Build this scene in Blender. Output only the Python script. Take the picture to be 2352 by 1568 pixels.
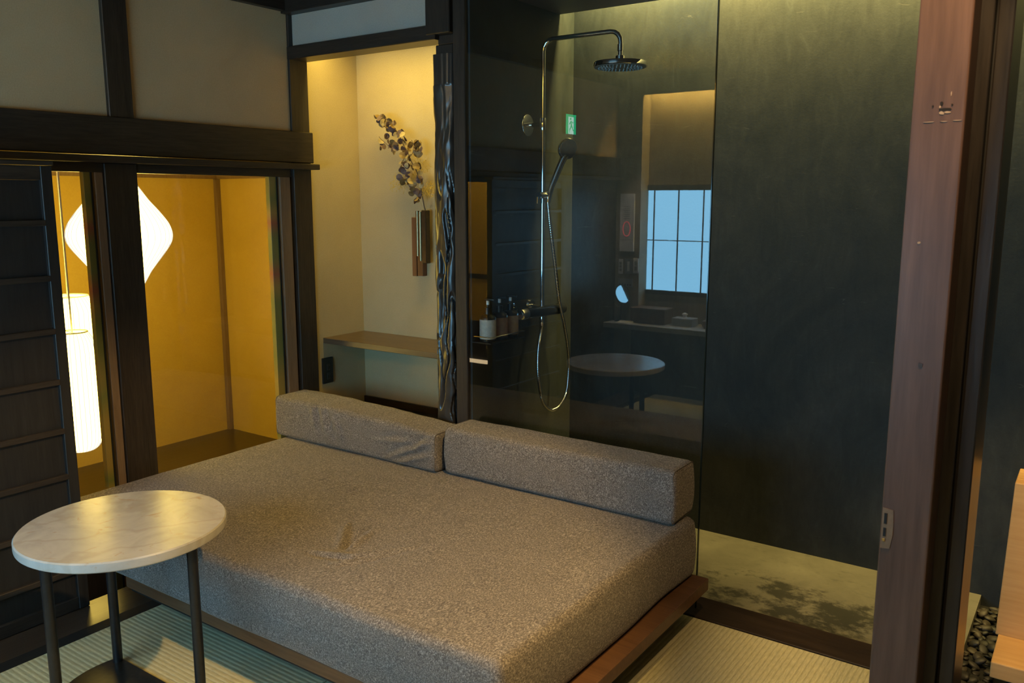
import bpy, bmesh, math, random
from mathutils import Vector, Matrix, noise
random.seed(7)
PI = math.pi
S = bpy.context.scene
for o in list(bpy.data.objects): bpy.data.objects.remove(o)
COL = S.collection

# ------------------------------------------------------------------ camera
cam = bpy.data.cameras.new('camera'); camo = bpy.data.objects.new('camera', cam); COL.objects.link(camo)
FPX = 1950.0
cam.sensor_width = 36.0; cam.lens = 36.0 * FPX / 2352.0
camo.location = (0, 0, 1.6)
camo.rotation_euler = (PI / 2 - math.atan(329 / FPX), 0, math.radians(35.0))
cam.clip_start = 0.02
cam.dof.use_dof = True; cam.dof.focus_distance = 3.4; cam.dof.aperture_fstop = 6.3
S.camera = camo

# ------------------------------------------------------------------ world / exposure
w = bpy.data.worlds.new('world'); S.world = w; w.use_nodes = True
w.node_tree.nodes['Background'].inputs[0].default_value = (0.35, 0.5, 0.65, 1)
w.node_tree.nodes['Background'].inputs[1].default_value = 0.02
S.view_settings.view_transform = 'Standard'; S.view_settings.look = 'None'
S.view_settings.gamma = 1.0; S.view_settings.exposure = 0.0; S.view_settings.use_curve_mapping = False

WARM = (1.0, 0.63, 0.20)
P_DOWN = 225.0        # ceiling downlight over the daybed
P_ALCOVE = 7.0       # light strip above the alcove opening
P_SLOT = 105.0        # light strip in the shower ceiling slot
P_RECESS = 80.0       # light strip above the shoji window
P_BATH = 170.0        # downlight above the tub
P_COUNTER_FILL = 85.0     # added fill lamp, brightens the intercom wall and counter behind the viewer
P_SIDE_FILL = 70.0        # added fill lamp, warms the brown post and the right-hand tatami
E_LAMP = 12.3         # paper pendant lamps
E_SHOJI = 9.0        # daylight on the shoji paper

# ------------------------------------------------------------------ helpers
class N:
    def __init__(s, name):
        s.m = bpy.data.materials.new(name); s.m.use_nodes = True
        s.t = s.m.node_tree; s.b = s.t.nodes['Principled BSDF']; s.out = s.t.nodes['Material Output']
    def n(s, typ, **kw):
        nd = s.t.nodes.new(typ)
        for k, v in kw.items():
            if hasattr(nd, k): setattr(nd, k, v)
            else: nd.inputs[k.replace('_', ' ')].default_value = v
        return nd
    def l(s, a, b): s.t.links.new(a, b)
    def coord(s, scale=(1, 1, 1), rot=(0, 0, 0)):
        c = s.n('ShaderNodeTexCoord'); mp = s.n('ShaderNodeMapping')
        mp.inputs['Scale'].default_value = scale; mp.inputs['Rotation'].default_value = rot
        s.l(c.outputs['Object'], mp.inputs['Vector']); return mp.outputs[0]
    def noise(s, vec, scale, detail=4, rough=0.6, dist=0.0):
        t = s.n('ShaderNodeTexNoise'); t.inputs['Scale'].default_value = scale; t.inputs['Detail'].default_value = detail
        t.inputs['Roughness'].default_value = rough; t.inputs['Distortion'].default_value = dist
        s.l(vec, t.inputs['Vector']); return t.outputs['Fac']
    def ramp(s, fac, stops, interp='LINEAR'):
        r = s.n('ShaderNodeValToRGB'); e = r.color_ramp.elements; r.color_ramp.interpolation = interp
        while len(e) < len(stops): e.new(0.5)
        for i, (p, c) in enumerate(stops):
            e[i].position = p; e[i].color = (*c, 1) if len(c) == 3 else c
        s.l(fac, r.inputs[0]); return r.outputs['Color']
    def mix(s, fac, a, b, mode='MIX'):
        m = s.n('ShaderNodeMix', data_type='RGBA', blend_type=mode)
        for sock, v in ((m.inputs[0], fac), (m.inputs[6], a), (m.inputs[7], b)):
            if isinstance(v, (float, int)): sock.default_value = v
            elif isinstance(v, tuple): sock.default_value = (*v, 1)
            else: s.l(v, sock)
        return m.outputs[2]
    def bump(s, h, strength=0.3, dist=0.01):
        b = s.n('ShaderNodeBump'); b.inputs['Strength'].default_value = strength; b.inputs['Distance'].default_value = dist
        s.l(h, b.inputs['Height']); s.l(b.outputs[0], s.b.inputs['Normal'])
    def base(s, c, rough=0.5, metal=0.0, spec=None):
        if isinstance(c, tuple): s.b.inputs['Base Color'].default_value = (*c, 1)
        else: s.l(c, s.b.inputs['Base Color'])
        if isinstance(rough, float): s.b.inputs['Roughness'].default_value = rough
        else: s.l(rough, s.b.inputs['Roughness'])
        s.b.inputs['Metallic'].default_value = metal
        if spec is not None: s.b.inputs['Specular IOR Level'].default_value = spec
        return s.m

def wood(name, c1, c2, rough=0.45, axis='z', sc=14.0, bump=0.15, spec=0.5):
    k = N(name); f = 0.07
    scale = {'x': (f, 1, 1), 'y': (1, f, 1), 'z': (1, 1, f)}[axis]
    v = k.coord(scale); a = k.noise(v, sc * 3, 5, 0.65, 0.6); b = k.noise(v, sc * 12, 3, 0.6)
    m = k.n('ShaderNodeMath', operation='ADD'); k.l(a, m.inputs[0]); k.l(b, m.inputs[1])
    h = k.n('ShaderNodeMath', operation='MULTIPLY'); k.l(m.outputs[0], h.inputs[0]); h.inputs[1].default_value = 0.5
    col = k.ramp(h.outputs[0], [(0.32, c1), (0.68, c2)])
    k.bump(h.outputs[0], bump, 0.004)
    return k.base(col, rough, 0, spec)

def plaster(name, c1, c2, rough=0.85, sc=2.5, bump=0.12, fine=180, spec=0.3):
    k = N(name); v = k.coord(); a = k.noise(v, sc, 6, 0.62, 0.4); b = k.noise(v, fine, 3, 0.6)
    col = k.mix(0.18, k.ramp(a, [(0.3, c1), (0.7, c2)]), b, 'OVERLAY')
    k.bump(b, bump, 0.003)
    return k.base(col, rough, 0, spec)

def plain(name, c, rough=0.5, metal=0.0, spec=None, var=0.12, sc=60):
    k = N(name); a = k.noise(k.coord(), sc, 3)
    d = tuple(x * (1 - var) for x in c); e = tuple(min(1, x * (1 + var)) for x in c)
    return k.base(k.ramp(a, [(0.3, d), (0.7, e)]), rough, metal, spec)

def emit(name, c, strength):
    k = N(name); k.t.nodes.remove(k.b); e = k.n('ShaderNodeEmission')
    e.inputs[0].default_value = (*c, 1); e.inputs[1].default_value = strength
    k.l(e.outputs[0], k.out.inputs[0]); return k.m

def thin_glass(name, tint=(1, 1, 1), gain=1.7, rough=0.0):
    k = N(name); k.t.nodes.remove(k.b)
    tr = k.n('ShaderNodeBsdfTransparent'); tr.inputs[0].default_value = (*tint, 1)
    gl = k.n('ShaderNodeBsdfGlossy'); gl.inputs['Roughness'].default_value = rough
    # Schlick reflectance of a thin pane, the same from both sides
    ge = k.n('ShaderNodeNewGeometry'); dt = k.n('ShaderNodeVectorMath', operation='DOT_PRODUCT')
    k.l(ge.outputs['Incoming'], dt.inputs[0]); k.l(ge.outputs['Normal'], dt.inputs[1])
    ab = k.n('ShaderNodeMath', operation='ABSOLUTE'); k.l(dt.outputs['Value'], ab.inputs[0])
    om = k.n('ShaderNodeMath', operation='SUBTRACT'); om.inputs[0].default_value = 1.0; k.l(ab.outputs[0], om.inputs[1])
    pw = k.n('ShaderNodeMath', operation='POWER'); k.l(om.outputs[0], pw.inputs[0]); pw.inputs[1].default_value = 5.0
    ma = k.n('ShaderNodeMath', operation='MULTIPLY_ADD'); k.l(pw.outputs[0], ma.inputs[0]); ma.inputs[1].default_value = 0.96; ma.inputs[2].default_value = 0.043
    mu = k.n('ShaderNodeMath', operation='MULTIPLY', use_clamp=True); mu.inputs[1].default_value = gain
    k.l(ma.outputs[0], mu.inputs[0])
    mx = k.n('ShaderNodeMixShader'); k.l(mu.outputs[0], mx.inputs[0]); k.l(tr.outputs[0], mx.inputs[1]); k.l(gl.outputs[0], mx.inputs[2])
    k.l(mx.outputs[0], k.out.inputs[0]); return k.m

OFF = {}
def props(o, label=None, cat=None, group=None, kind=None):
    if label: o['label'] = label
    if cat: o['category'] = cat
    if group: o['group'] = group
    if kind: o['kind'] = kind
    return o
def thing(name, label, cat, loc=(0, 0, 0), group=None, kind=None):
    o = bpy.data.objects.new(name, None); COL.objects.link(o); o.location = loc; o.empty_display_size = 0.05
    OFF[o.name] = Vector(loc); return props(o, label, cat, group, kind)
def link(name, me, parent=None):
    o = bpy.data.objects.new(name, me); COL.objects.link(o)
    if parent: o.parent = parent
    return o
def obj(name, bm, mat, parent=None, smooth=False, label=None):
    off = OFF[parent.name] if parent else Vector((0, 0, 0))
    if parent is not None: bmesh.ops.translate(bm, verts=bm.verts, vec=-off)
    bmesh.ops.recalc_face_normals(bm, faces=bm.faces)
    me = bpy.data.meshes.new(name); bm.to_mesh(me); bm.free()
    me.materials.append(mat)
    if smooth:
        for p in me.polygons: p.use_smooth = True
    o = link(name, me, parent); OFF[o.name] = off
    if label: o['label'] = label
    return o
def smooth_angle(o, deg=35):
    m = o.data
    for p in m.polygons: p.use_smooth = True
    m.set_sharp_from_angle(angle=math.radians(deg)); return o

def add_box(bm, x, y, z, bevel=0.0, seg=1):
    r = bmesh.ops.create_cube(bm, size=1.0)
    vs = r['verts']
    bmesh.ops.scale(bm, verts=vs, vec=(x[1] - x[0], y[1] - y[0], z[1] - z[0]))
    bmesh.ops.translate(bm, verts=vs, vec=((x[0] + x[1]) / 2, (y[0] + y[1]) / 2, (z[0] + z[1]) / 2))
    if bevel > 0:
        es = list({e for v in vs for e in v.link_edges})
        bmesh.ops.bevel(bm, geom=es, offset=bevel, segments=seg, profile=0.5, affect='EDGES')
    return bm
def box(name, x, y, z, mat, parent=None, bevel=0.002, seg=1, label=None):
    bm = bmesh.new(); add_box(bm, x, y, z, bevel, seg); return obj(name, bm, mat, parent, label=label)
def boxes(name, lst, mat, parent=None, bevel=0.0, label=None):
    bm = bmesh.new()
    for b in lst: add_box(bm, *b, bevel=bevel)
    return obj(name, bm, mat, parent, label=label)
def struct(name, x, y, z, mat, label, bevel=0.0, cat='wall'):
    return props(box(name, x, y, z, mat, None, bevel), label, cat, None, 'structure')

def catmull(pts, n=8):
    P = [Vector(p) for p in pts]; P = [P[0] * 2 - P[1]] + P + [P[-1] * 2 - P[-2]]; out = []
    for i in range(1, len(P) - 2):
        a, b, c, d = P[i - 1:i + 3]
        for k in range(n):
            t = k / n
            out.append(0.5 * ((2 * b) + (c - a) * t + (2 * a - 5 * b + 4 * c - d) * t * t + (3 * b - a - 3 * c + d) * t ** 3))
    out.append(P[-2]); return out
def add_tube(bm, pts, rad, seg=12, cap=True, closed=False):
    pts = [Vector(p) for p in pts]; n = len(pts); rings = []
    prev = None
    for i, p in enumerate(pts):
        if closed: t = pts[(i + 1) % n] - pts[i - 1]
        else: t = pts[min(i + 1, n - 1)] - pts[max(i - 1, 0)]
        t.normalize()
        if prev is None:
            ref = Vector((0, 0, 1)) if abs(t.z) < 0.9 else Vector((1, 0, 0)); u = t.cross(ref).normalized()
        else:
            u = (prev - t * prev.dot(t)).normalized()
        prev = u; v = t.cross(u)
        r = rad[i] if hasattr(rad, '__len__') else rad
        rings.append([bm.verts.new(p + (u * math.cos(2 * PI * k / seg) + v * math.sin(2 * PI * k / seg)) * r) for k in range(seg)])
    m = n if closed else n - 1
    for i in range(m):
        a, b = rings[i], rings[(i + 1) % n]
        for k in range(seg): bm.faces.new((a[k], a[(k + 1) % seg], b[(k + 1) % seg], b[k]))
    if cap and not closed: bm.faces.new(rings[0][::-1]); bm.faces.new(rings[-1])
    return bm
def tube(name, pts, rad, mat, parent=None, seg=12, closed=False, label=None):
    bm = bmesh.new(); add_tube(bm, pts, rad, seg, True, closed); return smooth_angle(obj(name, bm, mat, parent, label=label), 50)
def add_lathe(bm, prof, c, axis=Vector((0, 0, 1)), seg=32):
    """prof: list of (radius, height along axis)"""
    q = Vector((0, 0, 1)).rotation_difference(Vector(axis).normalized()); c = Vector(c); rings = []
    for r, h in prof:
        if r < 1e-6: rings.append([bm.verts.new(c + q @ Vector((0, 0, h)))])
        else: rings.append([bm.verts.new(c + q @ Vector((r * math.cos(2 * PI * k / seg), r * math.sin(2 * PI * k / seg), h))) for k in range(seg)])
    for a, b in zip(rings, rings[1:]):
        for k in range(seg):
            k2 = (k + 1) % seg
            if len(a) == 1 and len(b) == 1: continue
            if len(a) == 1: bm.faces.new((a[0], b[k2], b[k]))
            elif len(b) == 1: bm.faces.new((a[k], a[k2], b[0]))
            else: bm.faces.new((a[k], a[k2], b[k2], b[k]))
    return bm
def lathe(name, prof, c, mat, parent=None, axis=(0, 0, 1), seg=32, label=None, ang=40):
    bm = bmesh.new(); add_lathe(bm, prof, c, axis, seg); return smooth_angle(obj(name, bm, mat, parent, label=label), ang)

def rbox_bm(x, y, z, r, nx, ny, nz, disp=None):
    """rounded box with a dense surface grid; disp(p, n) -> offset"""
    lo = Vector((x[0], y[0], z[0])); hi = Vector((x[1], y[1], z[1])); bm = bmesh.new(); cache = {}
    cnt = (nx, ny, nz)
    def pos(i, a):      # denser near the edges
        L = hi[a] - lo[a]; t = i / cnt[a]
        return lo[a] + L * t
    def vert(i, j, k):
        key = (i, j, k)
        if key in cache: return cache[key]
        p = Vector((pos(i, 0), pos(j, 1), pos(k, 2)))
        q = Vector([min(max(p[a], lo[a] + r), hi[a] - r) for a in range(3)])
        d = p - q; n = d.normalized() if d.length > 1e-9 else Vector((0, 0, 1))
        p2 = q + n * r if d.length > 1e-9 else p
        if disp: p2 = p2 + disp(p2, n)
        cache[key] = bm.verts.new(p2); return cache[key]
    for i in range(nx):
        for j in range(ny):
            bm.faces.new((vert(i, j, 0), vert(i, j + 1, 0), vert(i + 1, j + 1, 0), vert(i + 1, j, 0)))
            bm.faces.new((vert(i, j, nz), vert(i + 1, j, nz), vert(i + 1, j + 1, nz), vert(i, j + 1, nz)))
    for i in range(nx):
        for k in range(nz):
            bm.faces.new((vert(i, 0, k), vert(i + 1, 0, k), vert(i + 1, 0, k + 1), vert(i, 0, k + 1)))
            bm.faces.new((vert(i, ny, k), vert(i, ny, k + 1), vert(i + 1, ny, k + 1), vert(i + 1, ny, k)))
    for j in range(ny):
        for k in range(nz):
            bm.faces.new((vert(0, j, k), vert(0, j, k + 1), vert(0, j + 1, k + 1), vert(0, j + 1, k)))
            bm.faces.new((vert(nx, j, k), vert(nx, j + 1, k), vert(nx, j + 1, k + 1), vert(nx, j, k + 1)))
    return bm

def area_light(name, loc, size, power, color, rot=(0, 0, 0), parent=None):
    l = bpy.data.lights.new(name, 'AREA'); l.shape = 'RECTANGLE'; l.size, l.size_y = size; l.energy = power; l.color = color
    o = bpy.data.objects.new(name, l); COL.objects.link(o); o.location = loc; o.rotation_euler = rot
    return o
def spot(name, loc, power, color, angle, blend, rot=(0, 0, 0), rad=0.03):
    l = bpy.data.lights.new(name, 'SPOT'); l.energy = power; l.color = color; l.spot_size = math.radians(angle); l.spot_blend = blend; l.shadow_soft_size = rad
    o = bpy.data.objects.new(name, l); COL.objects.link(o); o.location = loc; o.rotation_euler = rot
    return o

# ------------------------------------------------------------------ materials
DW = wood('dark_wood_upright', (0.015, 0.0115, 0.0095), (0.050, 0.037, 0.028), 0.42, 'z')
DWX = wood('dark_wood_along_x', (0.015, 0.0115, 0.0095), (0.050, 0.037, 0.028), 0.42, 'x')
DWY = wood('dark_wood_along_y', (0.015, 0.0115, 0.0095), (0.050, 0.037, 0.028), 0.42, 'y')
BW = wood('brown_jamb_wood', (0.16, 0.105, 0.065), (0.25, 0.175, 0.115), 0.5, 'z')
DOORW = wood('black_stained_board', (0.010, 0.009, 0.009), (0.024, 0.022, 0.021), 0.5, 'z', 10)
SILLW = wood('sill_board_wood', (0.030, 0.020, 0.014), (0.062, 0.044, 0.032), 0.28, 'y', 9)
SILLX = wood('threshold_wood', (0.016, 0.010, 0.007), (0.042, 0.027, 0.018), 0.4, 'x', 9)
POSTW = wood('worn_brown_post', (0.072, 0.037, 0.026), (0.145, 0.080, 0.056), 0.42, 'z', 6, 0.1)
PALE = wood('pale_cypress', (0.52, 0.30, 0.11), (0.64, 0.40, 0.17), 0.5, 'x', 5, 0.05)
PLAT = wood('platform_wood', (0.085, 0.040, 0.020), (0.16, 0.080, 0.040), 0.38, 'x', 8)
BOXW = wood('box_wood', (0.10, 0.06, 0.035), (0.20, 0.13, 0.08), 0.55, 'x', 8)
SHELFW = wood('shelf_wood', (0.10, 0.065, 0.04), (0.17, 0.115, 0.07), 0.35, 'x', 7)
PL_UP = plaster('beige_plaster', (0.52, 0.39, 0.225), (0.60, 0.455, 0.27))
PL_SM = plaster('grey_plaster', (0.42, 0.40, 0.35), (0.47, 0.45, 0.39))
PL_AL = plaster('alcove_plaster', (0.52, 0.41, 0.23), (0.58, 0.465, 0.27), 0.9, 3)
PL_LR = plaster('ochre_plaster', (0.52, 0.37, 0.07), (0.58, 0.42, 0.09), 0.9, 2)
PL_RM = plaster('room_plaster', (0.30, 0.255, 0.19), (0.36, 0.31, 0.235))
BLACK = plain('black_gap', (0.006, 0.006, 0.006), 0.7)
CHROME = plain('chrome', (0.75, 0.76, 0.78), 0.06, 1.0, var=0.02)
GUNMETAL = plain('dark_grey_mixer', (0.10, 0.11, 0.12), 0.25, 0.8, var=0.05)
BRONZE = plain('brushed_bronze', (0.30, 0.20, 0.10), 0.28, 1.0, var=0.1)
STEEL = plain('blackened_steel', (0.035, 0.036, 0.040), 0.38, 0.7, var=0.1)
WHITEP = plain('white_plastic', (0.80, 0.83, 0.86), 0.4, var=0.03)
GREYP = plain('grey_plastic', (0.32, 0.36, 0.41), 0.4, var=0.03)
BLACKP = plain('black_plastic', (0.012, 0.012, 0.013), 0.35)
GLASS = thin_glass('shower_glass', (0.93, 0.97, 0.95), 2.1)
GLASS2 = thin_glass('door_glass', (0.98, 0.98, 0.97), 0.8)
EDGE = plain('glass_edge', (0.012, 0.020, 0.018), 0.1)

def mk_dark_wall():
    k = N('charcoal_plaster'); v = k.coord((1, 1, 1)); a = k.noise(v, 1.7, 7, 0.66, 0.8); st = k.noise(k.coord((3, 3, 0.9)), 6, 6, 0.7, 1.2)
    f = k.noise(v, 90, 3, 0.6)
    col = k.ramp(a, [(0.28, (0.021, 0.029, 0.036)), (0.72, (0.055, 0.063, 0.066))])
    col = k.mix(0.55, col, k.ramp(st, [(0.3, (0.55, 0.55, 0.55)), (0.6, (1, 1, 1)), (0.75, (1.5, 1.5, 1.5))]), 'MULTIPLY')
    s2 = k.noise(k.coord((1.5, 1.5, 9)), 3.2, 5, 0.7, 1.5)
    col = k.mix(k.ramp(s2, [(0.66, (0, 0, 0)), (0.74, (0.35, 0.35, 0.35))]), col, (0.17, 0.165, 0.155))
    k.bump(f, 0.15, 0.003)
    return k.base(col, k.ramp(st, [(0.3, (0.55, 0.55, 0.55)), (0.7, (0.75, 0.75, 0.75))]), 0, 0.22)
DARK = mk_dark_wall()
def mk_concrete():
    k = N('stained_concrete'); v = k.coord(); a = k.noise(v, 3.5, 8, 0.7, 0.3); b = k.noise(k.coord((1.3, 1.7, 1)), 5.0, 10, 0.72, 0.15); c = k.noise(k.coord((1.0, 1.8, 1)), 16, 7, 0.7, 0.1)
    col = k.ramp(a, [(0.3, (0.105, 0.100, 0.078)), (0.7, (0.175, 0.168, 0.130))])
    col = k.mix(k.ramp(c, [(0.56, (0, 0, 0)), (0.68, (0.45, 0.45, 0.45))]), col, (0.06, 0.058, 0.048))
    # damp patch beside the threshold
    sp = k.n('ShaderNodeSeparateXYZ'); k.l(v, sp.inputs[0])
    def sq(sock, c0, w0):
        m = k.n('ShaderNodeMath', operation='SUBTRACT'); k.l(sock, m.inputs[0]); m.inputs[1].default_value = c0
        d = k.n('ShaderNodeMath', operation='DIVIDE'); k.l(m.outputs[0], d.inputs[0]); d.inputs[1].default_value = w0
        p = k.n('ShaderNodeMath', operation='MULTIPLY'); k.l(d.outputs[0], p.inputs[0]); k.l(d.outputs[0], p.inputs[1]); return p.outputs[0]
    ad = k.n('ShaderNodeMath', operation='ADD'); k.l(sq(sp.outputs[0], -0.88, 0.62), ad.inputs[0]); k.l(sq(sp.outputs[1], 3.30, 0.24), ad.inputs[1])
    su = k.n('ShaderNodeMath', operation='MULTIPLY_ADD'); k.l(ad.outputs[0], su.inputs[0]); su.inputs[1].default_value = -0.13; k.l(b, su.inputs[2])
    col = k.mix(k.ramp(su.outputs[0], [(0.42, (0, 0, 0)), (0.53, (0.9, 0.9, 0.9))]), col, (0.018, 0.019, 0.015))
    k.bump(a, 0.12, 0.004); return k.base(col, 0.6)
CONC = mk_concrete()
def mk_fabric():
    k = N('speckled_tweed'); v = k.coord()
    a = k.noise(k.coord((1.0, 0.55, 1.0)), 250, 3, 0.7); b = k.noise(k.coord((1.2, 0.7, 1.2)), 120, 2, 0.6); c = k.noise(v, 9, 3)
    col = k.ramp(a, [(0.33, (0.078, 0.068, 0.064)), (0.5, (0.170, 0.150, 0.137)), (0.64, (0.33, 0.30, 0.275)), (0.72, (0.52, 0.485, 0.455))])
    col = k.mix(0.5, col, k.ramp(b, [(0.35, (0.62, 0.62, 0.62)), (0.68, (1.32, 1.32, 1.32))]), 'MULTIPLY')
    col = k.mix(0.5, col, k.ramp(c, [(0.3, (0.86, 0.86, 0.86)), (0.7, (1.1, 1.1, 1.1))]), 'MULTIPLY')
    k.bump(a, 0.4, 0.002); k.base(col, 0.95, 0, 0.15)
    k.b.inputs['Sheen Weight'].default_value = 0.15
    return k.m
FABRIC = mk_fabric()
SEAM = plain('seam_thread', (0.14, 0.125, 0.115), 0.9, var=0.2)
def mk_marble():
    k = N('veined_marble'); v = k.coord((1, 1, 1), (0, 0, 0.5)); a = k.noise(v, 5, 6, 0.62, 1.6)
    wv = k.n('ShaderNodeTexWave', wave_type='BANDS'); k.l(v, wv.inputs['Vector'])
    wv.inputs['Scale'].default_value = 1.6; wv.inputs['Distortion'].default_value = 11; wv.inputs['Detail'].default_value = 5; wv.inputs['Detail Scale'].default_value = 1.6
    b = k.noise(v, 8, 5, 0.6, 2.6)
    col = k.ramp(a, [(0.3, (0.40, 0.385, 0.36)), (0.62, (0.52, 0.505, 0.48))])
    col = k.mix(k.ramp(wv.outputs['Fac'], [(0.0, (0.55, 0.55, 0.55)), (0.07, (0, 0, 0))]), col, (0.40, 0.36, 0.31))
    col = k.mix(k.ramp(b, [(0.60, (0, 0, 0)), (0.70, (0.7, 0.7, 0.7))]), col, (0.40, 0.27, 0.15))
    return k.base(col, 0.27, 0, 0.5)
MARBLE = mk_marble()
def mk_tatami(name, axis):
    k = N(name); v = k.coord()
    wv = k.n('ShaderNodeTexWave', wave_type='BANDS', bands_direction=axis); k.l(v, wv.inputs['Vector'])
    wv.inputs['Scale'].default_value = 17.0; wv.inputs['Distortion'].default_value = 0.25; wv.inputs['Detail Scale'].default_value = 3
    sc = (260, 30, 30) if axis == 'Y' else (30, 260, 30)
    f = k.noise(k.coord((30, 260, 30) if axis == 'Y' else (260, 30, 30)), 1, 3, 0.6); g = k.noise(v, 3, 4)
    col = k.ramp(f, [(0.3, (0.42, 0.39, 0.235)), (0.7, (0.60, 0.56, 0.36))])
    col = k.mix(0.8, col, k.ramp(wv.outputs['Fac'], [(0.0, (0.70, 0.70, 0.70)), (0.30, (1, 1, 1))]), 'MULTIPLY')
    col = k.mix(0.5, col, k.ramp(g, [(0.3, (0.85, 0.85, 0.85)), (0.7, (1.1, 1.1, 1.1))]), 'MULTIPLY')
    k.bump(wv.outputs['Fac'], 0.35, 0.003)
    return k.base(col, 0.6, 0, 0.35)
TAT_A = mk_tatami('woven_rush_across', 'Y'); TAT_B = mk_tatami('woven_rush_along', 'X')
def mk_lacquer():
    k = N('black_lacquer'); a = k.noise(k.coord((1, 1, 0.3)), 18, 5, 0.6)
    return k.base(k.ramp(a, [(0.3, (0.014, 0.013, 0.013)), (0.7, (0.045, 0.040, 0.037))]), 0.30, 0, 0.9)
LACQ = mk_lacquer()
def mk_irid_bands():
    k = N('painted_irid_film_stile'); a = k.noise(k.coord((0.3, 0.3, 1.0)), 2.3, 0.0, 0.4)
    col = k.ramp(a, [(0.30, (0.30, 0.23, 0.06)), (0.42, (0.17, 0.20, 0.06)), (0.50, (0.33, 0.24, 0.07)), (0.58, (0.34, 0.13, 0.07)), (0.68, (0.20, 0.22, 0.07))])  # rainbow sheen of the glass edge painted into the base colour as bands
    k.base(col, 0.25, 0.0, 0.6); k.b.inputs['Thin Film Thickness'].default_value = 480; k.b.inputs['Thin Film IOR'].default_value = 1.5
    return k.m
def plain_col(k, c):
    a = k.noise(k.coord(), 30, 3); return k.ramp(a, [(0.3, tuple(x * 0.9 for x in c)), (0.7, tuple(x * 1.1 for x in c))])
IRID_BANDS = mk_irid_bands()
LAMP = emit('glowing_paper', (1.0, 0.70, 0.12), E_LAMP)
LAMPRIB = emit('paper_rib', (1.0, 0.94, 0.84), 0.84)
CORD = plain('white_cord', (0.7, 0.66, 0.58), 0.5)
LED = emit('warm_led', (1.0, 0.74, 0.42), 7.0)

# ------------------------------------------------------------------ levels
XL = -3.45          # left wall face
YA = 2.97           # alcove front plane
YG = 2.985          # shower glass
YW = 3.86           # shower rear wall
YB = -0.50          # wall behind the viewer
ZC = 2.505          # underside of ceiling trim
FL = -0.15          # lower floor level outside the left doors

# ================================================================== STRUCTURE
# --- floors
fl = struct('floor', (-2.97, 0.7), (YB, 2.917), (-0.20, -0.03), DWX, 'raised floor base under the tatami mats', cat='floor')
def mat_piece(x, y, m): return box('tatami_mat', x, y, (-0.03, 0.0), m, fl, 0.002)
mat_piece((-2.968, -2.02), (YB, 0.62), TAT_A)
mat_piece((-2.968, -2.02), (0.624, 2.915), TAT_A)
mat_piece((-2.016, -1.30), (YB, 2.915), TAT_A)
mat_piece((-1.296, -0.34), (0.95, 2.915), TAT_B)
mat_piece((-1.296, 0.70), (YB, 0.946), TAT_A)
mat_piece((-0.336, 0.70), (0.95, 1.98), TAT_B)
struct('floor', (-5.60, -3.0), (YB, 4.10), (-0.22, FL), SILLW, 'lower brown board floor beyond the left doors', cat='floor')
struct('floor', (-2.34, -0.30), (3.09, YW), (-0.20, -0.04), CONC, 'stained grey concrete floor of the shower', cat='floor')
struct('floor', (-0.30, 1.25), (1.98, YW), (-0.20, -0.085), BLACK, 'dark ground under the pebbles', cat='floor')
struct('trim_1', (-3.03, -2.97), (YB, 2.90), (-0.20, 0.0), BLACK, 'black strip along the left tatami edge', cat='trim')
struct('trim_2', (-3.235, -3.03), (YB, 2.15), (-0.20, -0.002), SILLW, 'brown sill board under the battened door and lit opening', 0.002, 'trim')
struct('trim_4', (-2.33, -0.31), (2.919, 3.09), (-0.20, 0.004), SILLX, 'dark wooden threshold between tatami and shower floor', 0.003, 'trim')
# --- ceiling
struct('ceiling', (-3.62, 0.75), (YB - 0.2, 2.97), (2.56, 2.62), DWX, 'dark boarded ceiling over the room', cat='ceiling')
# --- upper left wall
struct('wall_left', (XL - 0.12, XL), (YB, 3.0), (1.90, 2.56), PL_UP, 'beige plaster wall above the left doors')
struct('trim_5', (XL, XL + 0.035), (YB, 2.97), (ZC, 2.56), DWY, 'dark ceiling moulding on the left wall', 0.002, 'trim')
struct('trim_6', (XL - 0.01, XL + 0.02), (2.005, 2.113), (1.90, ZC), DW, 'dark upright post in the left plaster wall', 0.003, 'trim')
struct('trim_7', (XL - 0.05, XL + 0.03), (YB, 3.095), (1.778, 1.932), DWY, 'deep dark beam above the left doors', 0.003, 'trim')
struct('trim_8', (XL - 0.05, XL + 0.075), (YB, 3.095), (1.744, 1.772), DWY, 'thin projecting ledge under the dark beam', 0.003, 'trim')
struct('trim_9', (XL - 0.06, XL - 0.005), (0.75, 2.97), (1.706, 1.744), DWY, 'dark door head above the lit openings', 0.001, 'trim')
struct('trim_10', (XL - 0.07, XL + 0.005), (1.972, 2.118), (FL, 1.744), DW, 'dark post between the two lit openings', 0.003, 'trim')
# corner pillar (stands at the left end of the alcove)
struct('trim_11', (XL - 0.12, XL + 0.012), (2.972, 3.09), (FL, 2.56), DW, 'dark corner pillar beside the alcove', 0.003, 'trim')
struct('trim_12', (XL - 0.09, XL - 0.002), (2.892, 2.958), (FL, 1.706), BW, 'light brown jamb at the right side opening', 0.002, 'trim')
struct('trim_13', (XL - 0.08, XL - 0.006), (1.935, 1.970), (FL, 1.706), BW, 'narrow brown jamb beside the dark post', 0.002, 'trim')
# solid wall behind / beside the battened door
struct('wall_left', (XL - 0.12, XL), (YB, 0.72), (FL, 1.92), DW, 'dark timber wall at the near left')
struct('trim_14', (-3.25, -3.185), (0.74, 1.63), (1.718, 1.732), DWY, 'slim head rail over the battened door', 0.001, 'trim')
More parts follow.
